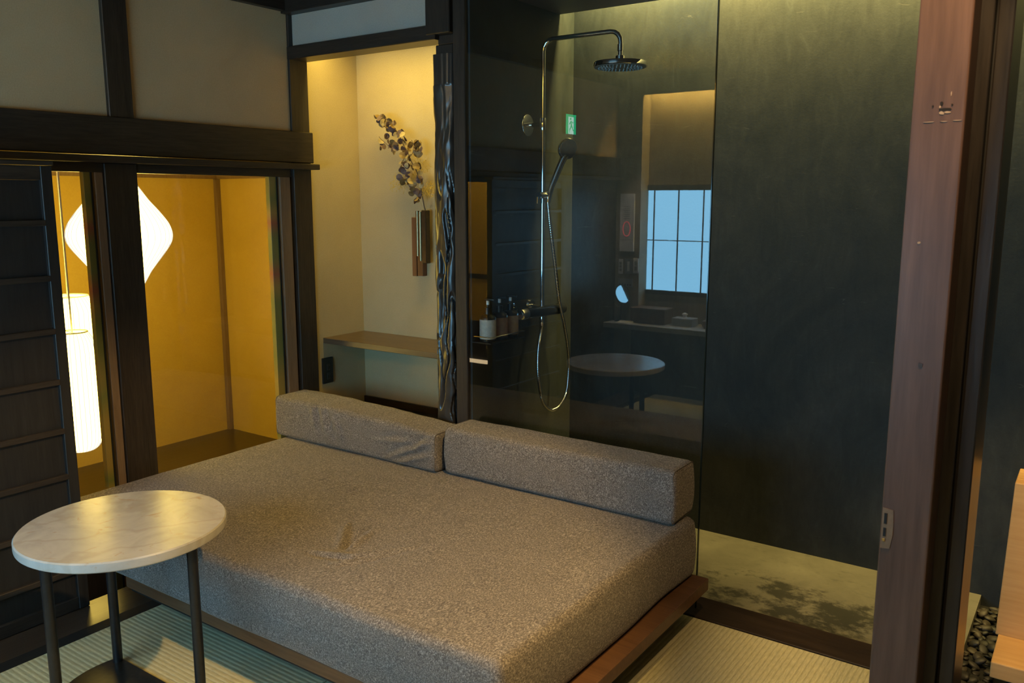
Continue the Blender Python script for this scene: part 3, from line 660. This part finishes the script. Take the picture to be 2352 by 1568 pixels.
hose = [(-2.212, 3.458, 1.585), (-2.205, 3.47, 1.466), (-2.20, 3.503, 1.297), (-2.195, 3.540, 1.102), (-2.195, 3.585, 0.988), (-2.20, 3.634, 0.848), (-2.205, 3.655, 0.731), (-2.205, 3.636, 0.625), (-2.205, 3.576, 0.568), (-2.205, 3.50, 0.556), (-2.21, 3.435, 0.595), (-2.212, 3.400, 0.667), (-2.216, 3.386, 0.779), (-2.222, 3.400, 0.89), (-2.228, 3.428, 0.955), (FX, FY, 0.990)]
hc = catmull(hose, 40); tube('hose', hc, [0.0080 + 0.0011 * (1 if i % 3 == 0 else 0) for i in range(len(hc))], CHROME, hs, 8, label='ribbed chrome shower hose hanging in a loop')

# toiletries
t = thing('toiletry_shelf', 'small dark rail shelf holding three pump bottles', 'shelf', (-2.27, 3.12, 0.955))
box('tray', (-2.32, -2.215), (3.0, 3.27), (0.955, 0.962), BLACKP, t, 0.001)
tube('guard_rail', [(-2.32, 3.005, 0.985), (-2.218, 3.005, 0.985), (-2.218, 3.265, 0.985), (-2.32, 3.265, 0.985)], 0.003, CHROME, t, 8)
for yb, lab, mat_, zl in ((3.045, 'pump bottle with a pale grey label nearest the glass', plain('pale_label', (0.52, 0.47, 0.42), 0.5), 0), (3.135, 'pump bottle with a brown label between two others', plain('brown_label', (0.26, 0.15, 0.09), 0.5), 1), (3.222, 'pump bottle with a tan label next to the shower mixer', plain('tan_label', (0.32, 0.21, 0.13), 0.5), 2)):
    bt = thing('pump_bottle', lab, 'bottle', (-2.265, yb, 0.962), group='pump bottles on the shower shelf')
    lathe('bottle_body', [(0, 0.962), (0.036, 0.962), (0.037, 0.966), (0.037, 1.068), (0.032, 1.078), (0.016, 1.086), (0.014, 1.10), (0, 1.10)], (-2.265, yb, 0), BLACKP, bt, seg=28)
    lathe('paper_label', [(0.0376, 0.975), (0.0376, 1.062)], (-2.265, yb, 0), mat_, bt, seg=28)
    lathe('pump_collar', [(0, 1.10), (0.015, 1.10), (0.015, 1.115), (0.006, 1.117), (0.006, 1.128), (0, 1.128)], (-2.265, yb, 0), BLACKP, bt, seg=16)
    lathe('pump_neck', [(0, 1.128), (0.007, 1.128), (0.007, 1.146), (0, 1.146)], (-2.265, yb, 0), WHITEP, bt, seg=14)
    tube('pump_spout', [(-2.28, yb, 1.150), (-2.265, yb, 1.152), (-2.235, yb + 0.008, 1.150)], 0.006, BLACKP, bt, 8)

area_light('slot_light', (-0.6, 3.755, 2.70), (3.3, 0.05), P_SLOT, (1.0, 0.74, 0.22), (math.radians(12), 0, 0))
ls = box('light_strip', (-2.3, 1.1), (3.727, 3.745), (2.715, 2.735), WHITEP, None, 0.002); props(ls, 'linear light housing hidden in the shower ceiling slot', 'light')

# ================================================================== DAYBED
db = thing('daybed', 'low wooden daybed with a thick grey tweed mattress', 'daybed', (-2.06, 2.28, 0.0))
box('platform_board', (-2.99, -1.135), (1.668, 2.935), (0.118, 0.165), PLAT, db, 0.003, 2)
box('platform_groove', (-2.96, -1.16), (1.672, 1.70), (0.110, 0.118), BLACK, db, 0)
box('plinth', (-2.93, -1.245), (1.86, 2.90), (0.0, 0.118), BLACK, db, 0.002)
box('side_support', (-3.33, -3.035), (2.20, 2.93), (FL, 0.165), DWY, db, 0.002)
def wr(p, line, W, h):
    """soft fold along a polyline: a ridge with a valley on its right"""
    best = 1e9; sd = 0; tt = 0; n = len(line) - 1
    for i in range(n):
        a_ = Vector(line[i]); b_ = Vector(line[i + 1]); e = b_ - a_; q = Vector((p.x, p.y)) - a_
        t_ = q.dot(e) / e.length_squared; tc = max(0, min(1, t_)); d = (q - e * tc).length
        if d < best: best = d; sd = d * (1 if e.x * q.y - e.y * q.x > 0 else -1); tt = (i + tc) / n
    f = math.sin(PI * min(1, max(0, 0.12 + 0.76 * tt)))
    return h * f * (math.exp(-((sd - 0.6 * W) / W) ** 2) - 0.9 * math.exp(-((sd + 0.9 * W) / W) ** 2))
creases = [([(-2.213, 2.109), (-2.149, 2.033), (-2.078, 1.942)], 0.016, -0.013), ([(-2.117, 2.115), (-2.091, 2.026), (-2.073, 1.945)], 0.016, 0.015), ([(-2.143, 1.869), (-2.101, 1.877), (-2.001, 1.912), (-1.961, 1.979), (-1.932, 2.035)], 0.014, 0.011), ([(-2.007, 1.832), (-1.976, 1.891), (-1.945, 1.951), (-1.888, 2.093)], 0.013, 0.010), ([(-2.584, 2.388), (-2.547, 2.448)], 0.015, -0.006), ([(-2.478, 2.35), (-2.466, 2.424)], 0.015, -0.007), ([(-2.682, 2.374), (-2.671, 2.444)], 0.016, -0.005)]
def matt_disp(p, n):
    o = Vector((0, 0, 0))
    if n.z > 0.5:
        z = sum(wr(p, *c) for c in creases) if -2.85 < p.x < -1.75 and 1.75 < p.y < 2.55 else 0.0
        z += 0.004 * noise.noise(Vector((p.x * 2.2, p.y * 2.2, 3))) + 0.0012 * noise.noise(Vector((p.x * 9, p.y * 9, 1)))
        z -= 0.006 * math.exp(-((p.x + 2.08) / 0.2) ** 2 - ((p.y - 2.0) / 0.2) ** 2)
        o.z += z
    else:
        o += n * (0.006 * noise.noise(Vector((p.x * 3, p.y * 3, p.z * 4))) + 0.010 * math.sin(max(0, min(1, (p.z - 0.165) / 0.235)) * PI))
    return o
mt = obj('mattress', rbox_bm((-3.36, -1.195), (1.648, 2.935), (0.165, 0.402), 0.028, 340, 210, 24, matt_disp), FABRIC, db, True)
def seam_loop(name, pts, parent, r=0.0028):
    bm = bmesh.new(); add_tube(bm, pts, r, 6, False, True); return smooth_angle(obj(name, bm, SEAM, parent), 60)
def rect_loop(fn, a0, a1, b0, b1, r, n=6, m=24):
    out = []
    for (cx, cy, s0) in ((a1 - r, b1 - r, 0), (a0 + r, b1 - r, 1), (a0 + r, b0 + r, 2), (a1 - r, b0 + r, 3)):
        for i in range(n + 1):
            t = (s0 + i / n) * PI / 2; out.append(fn(cx + r * math.cos(t), cy + r * math.sin(t)))
    return out

def cushion(name, label, x, y, z, disp, seams=True):
    t = thing(name, label, 'cushion', ((x[0] + x[1]) / 2, (y[0] + y[1]) / 2, z[0]), group='back cushions on the daybed')
    cv = obj('cover', rbox_bm(x, y, z, 0.022, 150, 28, 30, disp), FABRIC, t, True)
    for xx in (x[0] + 0.006, x[1] - 0.006):
        pts = []
        for p in rect_loop(lambda a, b: Vector((xx, a, b)), y[0] + 0.004, y[1] - 0.004, z[0] + 0.004, z[1] - 0.004, 0.018):
            pts.append(p + disp(p, Vector((0, 0, 1)) if p.z > z[1] - 0.02 else Vector((0, -1, 0)) if p.y < sum(y) / 2 else Vector((0, 1, 0))))
        seam_loop('seam', pts, cv, 0.0022)
    return t
def cdR(p, n):
    o = Vector((0, 0, 0)); k = (p.z - 0.402) / 0.213
    o += n * (0.004 * noise.noise(Vector((p.x * 4, p.y * 5, p.z * 5))) + 0.0015 * noise.noise(Vector((p.x * 14, p.y * 14, p.z * 20))))
    if n.y < -0.5: o.y -= 0.006 * math.sin(max(0, min(1, k)) * PI)
    if n.x < -0.5: o.x -= 0.010 * math.sin(max(0, min(1, k)) * PI)
    if n.x > 0.5: o.x += 0.008 * math.sin(max(0, min(1, k)) * PI)
    return o
cushion('back_cushion', 'long grey tweed back cushion against the glass on the right', (-2.298, -1.218), (2.768, 2.958), (0.407, 0.617), cdR)
def cdL(p, n):
    o = Vector((0, 0, 0)); k = max(0, min(1, (p.z - 0.402) / 0.213)); u = (p.x + 3.39) / 1.06
    o += n * (0.005 * noise.noise(Vector((p.x * 4 + 5, p.y * 5, p.z * 5))))
    o.z -= 0.042 * k * max(0, u - 0.15) ** 1.5
    if n.y < -0.4:
        o.y -= 0.008 * math.sin(k * PI)
        for (cx, cz, dx, dz, L, W, h) in ((-3.10, 0.55, 0.25, -1, 0.07, 0.016, 0.010), (-3.02, 0.53, 0.45, -1, 0.07, 0.018, 0.010), (-2.94, 0.52, 0.6, -1, 0.06, 0.016, 0.008), (-2.48, 0.50, 1, 0.55, 0.13, 0.014, 0.010), (-2.46, 0.455, 1, 0.4, 0.12, 0.014, 0.010), (-2.55, 0.53, 1, 0.15, 0.15, 0.014, 0.006), (-2.42, 0.53, 1, 1.2, 0.07, 0.013, 0.008)):
            d = Vector((dx, dz)).normalized(); q = Vector((p.x - cx, p.z - cz)); uu = q.dot(d); ww = q.x * -d.y + q.y * d.x
            o.y -= h * math.exp(-(uu / L) ** 2) * (math.exp(-(ww / W) ** 2) - 0.7 * math.exp(-((ww - 1.8 * W) / W) ** 2))
    if n.z > 0.4: o.z += 0.004 * noise.noise(Vector((p.x * 11, p.y * 6, 2)))
    return o
cushion('back_cushion', 'long grey tweed back cushion in front of the alcove on the left', (-3.395, -2.335), (2.748, 2.955), (0.407, 0.614), cdL)

# ================================================================== SIDE TABLE
tb = thing('side_table', 'round marble side table with three black legs in front of the daybed', 'table', (-2.44, 1.37, 0.0))
TC = (-2.44, 1.37); R = 0.304
lathe('table_top', [(0, 0.568), (R - 0.006, 0.568), (R - 0.001, 0.572), (R, 0.576), (R, 0.596), (R - 0.004, 0.600), (0, 0.600)], (TC[0], TC[1], 0), MARBLE, tb, seg=96, ang=25)
lg = [(-2.445, 1.125), (-2.690, 1.450), (-2.212, 1.450)]
for x, y in lg: tube('leg', [(x, y, 0.012), (x, y, 0.568)], 0.0160, STEEL, tb, 18)
# D-shaped base plate
bm = bmesh.new(); out = []
cx0, cy0, rb = -2.451, 1.395, 0.268
a0 = math.asin((1.465 - cy0) / rb)
for i in range(49):
    a = PI - a0 + (PI + 2 * a0) * i / 48
    out.append((cx0 + rb * math.cos(a), cy0 + rb * math.sin(a)))
lo_ = [bm.verts.new((x, y, 0.001)) for x, y in out]; hi_ = [bm.verts.new((x, y, 0.013)) for x, y in out]
bm.faces.new(lo_[::-1]); bm.faces.new(hi_)
for i in range(len(out)): bm.faces.new((lo_[i], lo_[(i + 1) % len(out)], hi_[(i + 1) % len(out)], hi_[i]))
obj('base_plate', bm, plain('brushed_dark_steel', (0.10, 0.095, 0.085), 0.33, 0.9), tb)
boxes('under_frame', [((-2.69, -2.212), (1.442, 1.458), (0.558, 0.567))], STEEL, tb)

# ================================================================== BATH CORNER
tu = thing('wooden_tub', 'pale cypress trough edge with a step at the right', 'bathtub', (0.3, 3.3, -0.085))
def taper_box(x0b, x0t, x1, y, z):
    bm = bmesh.new(); v_ = [bm.verts.new(p) for p in ((x0b, y[0], z[0]), (x1, y[0], z[0]), (x1, y[1], z[0]), (x0b, y[1], z[0]), (x0t, y[0], z[1]), (x1, y[0], z[1]), (x1, y[1], z[1]), (x0t, y[1], z[1]))]
    for q in ((0, 1, 5, 4), (1, 2, 6, 5), (2, 3, 7, 6), (3, 0, 4, 7), (4, 5, 6, 7), (3, 2, 1, 0)): bm.faces.new([v_[i] for i in q])
    bmesh.ops.bevel(bm, geom=list(bm.edges), offset=0.004, segments=2, profile=0.5, affect='EDGES'); return bm
obj('tub_wall', taper_box(-0.197, -0.184, 0.95, (3.22, 3.27), (0.10, 0.655)), PALE, tu)
obj('tub_wall', taper_box(-0.197, -0.184, -0.15, (3.27, 3.36), (0.10, 0.655)), PALE, tu)
box('step_board', (-0.188, 0.95), (3.0, 3.22), (0.050, 0.106), PALE, tu, 0.004, 2)
box('step_riser', (-0.12, 0.95), (3.10, 3.22), (-0.085, 0.05), BLACK, tu, 0.002)
obj('tub_wall', taper_box(-0.197, -0.184, 0.95, (3.36, 3.41), (0.10, 0.655)), PALE, tu)
box('tub_foot', (-0.15, 0.90), (3.24, 3.40), (-0.085, 0.10), BLACK, tu, 0.002)
# pebbles
PEB = []
pm = [plain('pebble_grey_%s' % n_, c, 0.55, var=0.25, sc=25) for n_, c in (('dark', (0.022, 0.021, 0.018)), ('warm', (0.045, 0.037, 0.027)), ('mid', (0.032, 0.029, 0.025)))]
for i in range(6):
    bm = bmesh.new(); bmesh.ops.create_icosphere(bm, subdivisions=2, radius=1.0)
    for v_ in bm.verts: v_.co *= 1 + 0.22 * noise.noise(v_.co * 1.2 + Vector((i * 7, 0, 0)))
    me = bpy.data.meshes.new('pebble'); bm.to_mesh(me); bm.free(); me.materials.append(pm[i % 3])
    for p in me.polygons: p.use_smooth = True
    PEB.append(me)
rp = random.Random(11); cnt = 0
yy = 2.36
while yy < 3.83 and cnt < 290:
    xx = -0.285
    while xx < -0.085 and cnt < 290:
        if not (yy > 3.0 and xx > -0.185):
            o = link('pebble', rp.choice(PEB)); sx = rp.uniform(0.013, 0.027)
            o.scale = (sx, sx * rp.uniform(0.55, 0.95), sx * rp.uniform(0.32, 0.55)); o.rotation_euler = (rp.uniform(-0.5, 0.5), rp.uniform(-0.5, 0.5), rp.uniform(0, 6.28))
            o.location = (xx + rp.uniform(-0.010, 0.010), yy + rp.uniform(-0.010, 0.010), -0.085 + o.scale.z * 1.05 + rp.choice((0, 0, 0.006, 0.012)))
            props(o, 'smooth dark grey pebble in the bed beside the concrete shower floor', 'pebble', 'dark pebbles beside the concrete floor'); cnt += 1
        xx += 0.036
    yy += 0.031

# ================================================================== WALL BEHIND THE VIEWER (seen in the glass)
PAPER = emit('daylit_shoji_paper', (0.27, 0.67, 1.0), E_SHOJI)
wn = thing('window_1', 'daylit shoji paper window with a dark grid', 'window', (-2.1, YB - 0.13, 0.80), kind='structure')
wx0, wx1, wz0, wz1, wy = -3.222, -1.05, 0.83, 1.665, YB - 0.135
cols = [wx0, -3.161] + [-3.161 + 0.2185 * i for i in range(1, 10)]; cols = [c for c in cols if c < wx1 - 0.05] + [wx1]
for i, (a, b) in enumerate(zip(cols, cols[1:])):
    for (c, d) in ((wz0, 1.251), (1.251, wz1)): box('paper_pane', (a + 0.001, b - 0.001), (wy - 0.004, wy), (c + 0.001, d - 0.001), PAPER, wn, 0)
for c in cols[1:-1]: box('grid_bar', (c - 0.0045, c + 0.0045), (wy, wy + 0.012), (wz0, wz1), DW, wn, 0.001)
box('grid_bar', (wx0, wx1), (wy, wy + 0.010), (1.2475, 1.2545), DW, wn, 0.001)
box('frame_rail', (wx0, wx1), (wy - 0.005, wy + 0.02), (wz1, wz1 + 0.045), DW, wn, 0.002); box('frame_rail', (wx0, wx1), (wy - 0.005, wy + 0.02), (wz0 - 0.035, wz0), DW, wn, 0.002)
box('frame_rail', (wx1, -0.9), (wy - 0.005, wy + 0.02), (wz0 - 0.035, wz1 + 0.045), DW, wn, 0.002)
area_light('recess_strip_light', (-2.1, YB - 0.075, 2.50), (2.2, 0.04), P_RECESS, (1.0, 0.68, 0.15), (0, 0, 0))
ls = box('light_strip', (-3.2, -0.95), (YB - 0.06, YB - 0.032), (2.47, 2.49), WHITEP, None, 0.002); props(ls, 'linear light housing above the shoji window', 'light')

ds = thing('counter', 'pale counter under the shoji window', 'counter', (-2.2, -0.38, 0.0))
boxes('counter_top', [((-3.22, -1.0), (-0.635, -0.27), (0.53, 0.57)), ((-3.43, -3.22), (-0.497, -0.27), (0.53, 0.57))], plain('grey_counter', (0.34, 0.35, 0.35), 0.4), ds)
box('counter_front', (-3.20, -1.0), (-0.60, -0.33), (0.0, 0.53), DOORW, ds, 0.002)
t = thing('wooden_box', 'plain wooden box on the counter beside the tilted mirror', 'box', (-3.08, -0.47, 0.57))
box('box_body', (-3.24, -2.93), (-0.56, -0.39), (0.57, 0.685), BOXW, t, 0.003); box('lid', (-3.244, -2.926), (-0.564, -0.386), (0.685, 0.70), BOXW, t, 0.003)
t = thing('table_mirror', 'small round table mirror catching the window light', 'mirror', (-3.30, -0.44, 0.57))
MIR = plain('mirror_silver', (0.9, 0.92, 0.94), 0.02, 1.0, var=0.0)
ax = Vector((0.89, 0.329, 0.317)).normalized()
mf = lathe('mirror_frame', [(0, -0.008), (0.082, -0.008), (0.086, 0.0), (0.082, 0.005), (0.078, 0.005), (0, 0.004)], (-3.335, -0.42, 0.80), STEEL, t, ax, 40)
lathe('mirror_face', [(0, 0.006), (0.076, 0.006)], (-3.335, -0.42, 0.80), MIR, mf, ax, 40)
tube('stand', [(-3.35, -0.425, 0.57), (-3.345, -0.425, 0.79)], 0.006, STEEL, t, 8); lathe('foot', [(0, 0.57), (0.05, 0.57), (0.05, 0.576), (0, 0.578)], (-3.35, -0.425, 0), STEEL, t)
t = thing('tissue_box', 'dark tissue box with a white tissue on the counter', 'tissue box', (-2.80, -0.48, 0.57))
box('box_body', (-2.88, -2.70), (-0.54, -0.42), (0.57, 0.635), GREYP, t, 0.003)
bm = bmesh.new(); add_lathe(bm, [(0.022, 0.633), (0.016, 0.650), (0.024, 0.665), (0.006, 0.678), (0, 0.672)], (-2.79, -0.48, 0), seg=9)
for v_ in bm.verts: v_.co += Vector((noise.noise(v_.co * 60), noise.noise(v_.co * 70 + Vector((3, 0, 0))), 0)) * 0.006
obj('tissue', bm, WHITEP, t, True)
t = thing('small_tray', 'flat pale tray at the end of the counter', 'tray', (-3.26, -0.33, 0.57))
box('tray_base', (-3.33, -3.20), (-0.37, -0.29), (0.57, 0.578), WHITEP, t, 0.002); box('tray_rim', (-3.33, -3.20), (-0.37, -0.363), (0.578, 0.586), WHITEP, t, 0.001)
t = thing('teapot', 'round brown lidded pot on the counter', 'pot', (-2.56, -0.45, 0.57))
lathe('pot_body', [(0, 0.57), (0.05, 0.57), (0.066, 0.60), (0.062, 0.63), (0.03, 0.645), (0, 0.647)], (-2.56, -0.45, 0), BOXW, t); lathe('lid', [(0, 0.645), (0.032, 0.645), (0.02, 0.66), (0.012, 0.672), (0, 0.675)], (-2.56, -0.45, 0), SHELFW, t)

# intercom and switches (front faces +y)
ic = thing('intercom_panel', 'tall pale intercom panel with a glowing red ring', 'intercom', (-3.337, YB, 1.15))
box('panel_body', (-3.404, -3.272), (YB, YB + 0.022), (1.157, 1.637), WHITEP, ic, 0.004, 2)
for i in range(7): box('speaker_slot', (-3.366, -3.310), (YB + 0.022, YB + 0.0228), (1.43 + i * 0.016, 1.435 + i * 0.016), GREYP, ic, 0)
bm = bmesh.new(); add_tube(bm, [(-3.338 + 0.034 * math.cos(2 * PI * i / 40), YB + 0.023, 1.345 + 0.060 * math.sin(2 * PI * i / 40)) for i in range(40)], 0.0028, 6, False, True)
obj('red_ring', bm, emit('red_glow', (1.0, 0.10, 0.12), 3.2), ic)
lathe('call_button', [(0, 0), (0.020, 0), (0.019, 0.004), (0, 0.004)], (-3.338, YB + 0.022, 1.345), WHITEP, ic, (0, 1, 0), 24)
box('fold_line', (-3.398, -3.278), (YB + 0.022, YB + 0.0225), (1.253, 1.256), GREYP, ic, 0)
for (x0, x1, z0, z1, lab, n_) in ((-3.414, -3.374, 0.965, 1.09, 'narrow white switch plate with three rockers by the corner', 3), (-3.354, -3.285, 0.968, 1.095, 'wide grey switch plate with one pale rocker', 1), (-3.276, -3.228, 0.975, 1.10, 'white thermostat plate nearest the shoji window', 2)):
    t = thing('switch_plate', lab, 'switch', ((x0 + x1) / 2, YB, z0), group='switches under the intercom')
    box('plate', (x0, x1), (YB, YB + 0.010), (z0, z1), WHITEP if n_ != 1 else GREYP, t, 0.002)
    m_ = (z1 - z0 - 0.04) / n_
    for i in range(n_): box('rocker', ((x0 + x1) / 2 - 0.011, (x0 + x1) / 2 + 0.011), (YB + 0.010, YB + 0.013), (z0 + 0.02 + i * m_ + 0.003, z0 + 0.02 + (i + 1) * m_ - 0.003), WHITEP if n_ == 1 else GREYP, t, 0.001)
t = thing('switch_strip', 'horizontal grey control strip with five small buttons', 'switch', (-3.345, YB, 0.855))
box('plate', (-3.414, -3.278), (YB, YB + 0.012), (0.857, 0.925), GREYP, t, 0.002)
for i in range(5): box('button', (-3.402 + i * 0.025, -3.392 + i * 0.025), (YB + 0.012, YB + 0.016), (0.868, 0.882), BLACKP, t, 0.001)

# emergency exit sign on the left wall (seen mirrored in the glass)
ex = thing('exit_sign', 'green emergency exit sign with a running figure above the left beam', 'sign', (XL, 0.30, 2.08))
GRN = emit('exit_green', (0.0, 0.60, 0.24), 6.0); WHT = emit('exit_white', (0.62, 1.0, 0.90), 6.0)
box('housing', (XL, XL + 0.022), (0.222, 0.372), (2.076, 2.226), WHITEP, ex, 0.002)
fc = box('green_face', (XL + 0.022, XL + 0.0235), (0.225, 0.369), (2.079, 2.223), GRN, ex, 0)
box('white_doorway', (XL + 0.0235, XL + 0.0243), (0.258, 0.336), (2.079, 2.205), WHT, fc, 0)
bm = bmesh.new()
def poly(pts):
    vs_ = [bm.verts.new((XL + 0.0252, 0.297 + a, 2.079 + b)) for a, b in pts]; bm.faces.new(vs_)
poly([(0.010 + 0.010 * math.cos(i * PI / 6), 0.112 + 0.010 * math.sin(i * PI / 6)) for i in range(12)])
poly([(-0.012, 0.062), (0.008, 0.056), (0.014, 0.094), (0.000, 0.100)])
poly([(0.002, 0.096), (0.014, 0.092), (0.034, 0.070), (0.028, 0.064)]); poly([(0.0, 0.098), (-0.006, 0.088), (-0.030, 0.078), (-0.028, 0.088)])
poly([(-0.012, 0.064), (0.006, 0.058), (0.026, 0.036), (0.018, 0.028)]); poly([(0.018, 0.034), (0.026, 0.034), (0.028, 0.006), (0.020, 0.006)])
poly([(-0.012, 0.064), (0.000, 0.056), (-0.020, 0.028), (-0.030, 0.034)]); poly([(-0.024, 0.036), (-0.022, 0.026), (-0.043, 0.020), (-0.043, 0.030)])
obj('running_figure', bm, GRN, fc)

# ================================================================== CEILING DOWNLIGHTS
def downlight(label, x, y, z, power, angle, blend, color, aim):
    t = thing('downlight', label, 'light', (x, y, z), group='ceiling downlights')
    lathe('trim_ring', [(0.052, z), (0.052, z - 0.004), (0.036, z - 0.006), (0.036, z)], (x, y, 0), BLACKP, t, seg=32)
    spot('downlight_beam', (x, y, z - 0.012), power, color, angle, blend, (Vector(aim) - Vector((x, y, z))).to_track_quat('-Z', 'Y').to_euler(), 0.03)
downlight('round black ceiling downlight above the tatami by the daybed', -0.72, 1.55, 2.56, P_DOWN, 60, 0.5, WARM, (-2.15, 1.80, 0.4))
downlight('round black ceiling downlight added to warm the worn brown post', -0.22, 1.55, 2.56, P_SIDE_FILL, 70, 0.4, (1.0, 0.64, 0.30), (-0.75, 2.35, 0.0))
downlight('round black ceiling downlight added to brighten the counter and intercom', -3.02, 0.12, 2.56, P_COUNTER_FILL, 50, 0.6, (1.0, 0.86, 0.70), (-3.05, -0.50, 0.9))
downlight('round black ceiling downlight added to brighten the ochre lamp room', -4.30, 0.80, 2.45, 110.0, 100, 0.6, (1.0, 0.68, 0.14), (-4.20, 0.30, 1.2))  # unseen lamp added to brighten the near wall mirrored in the shower glass
downlight('round black ceiling downlight above the cypress trough', 0.0, 2.40, 2.56, P_BATH, 56, 0.5, (1.0, 0.66, 0.25), (0.10, 3.05, 0.2))
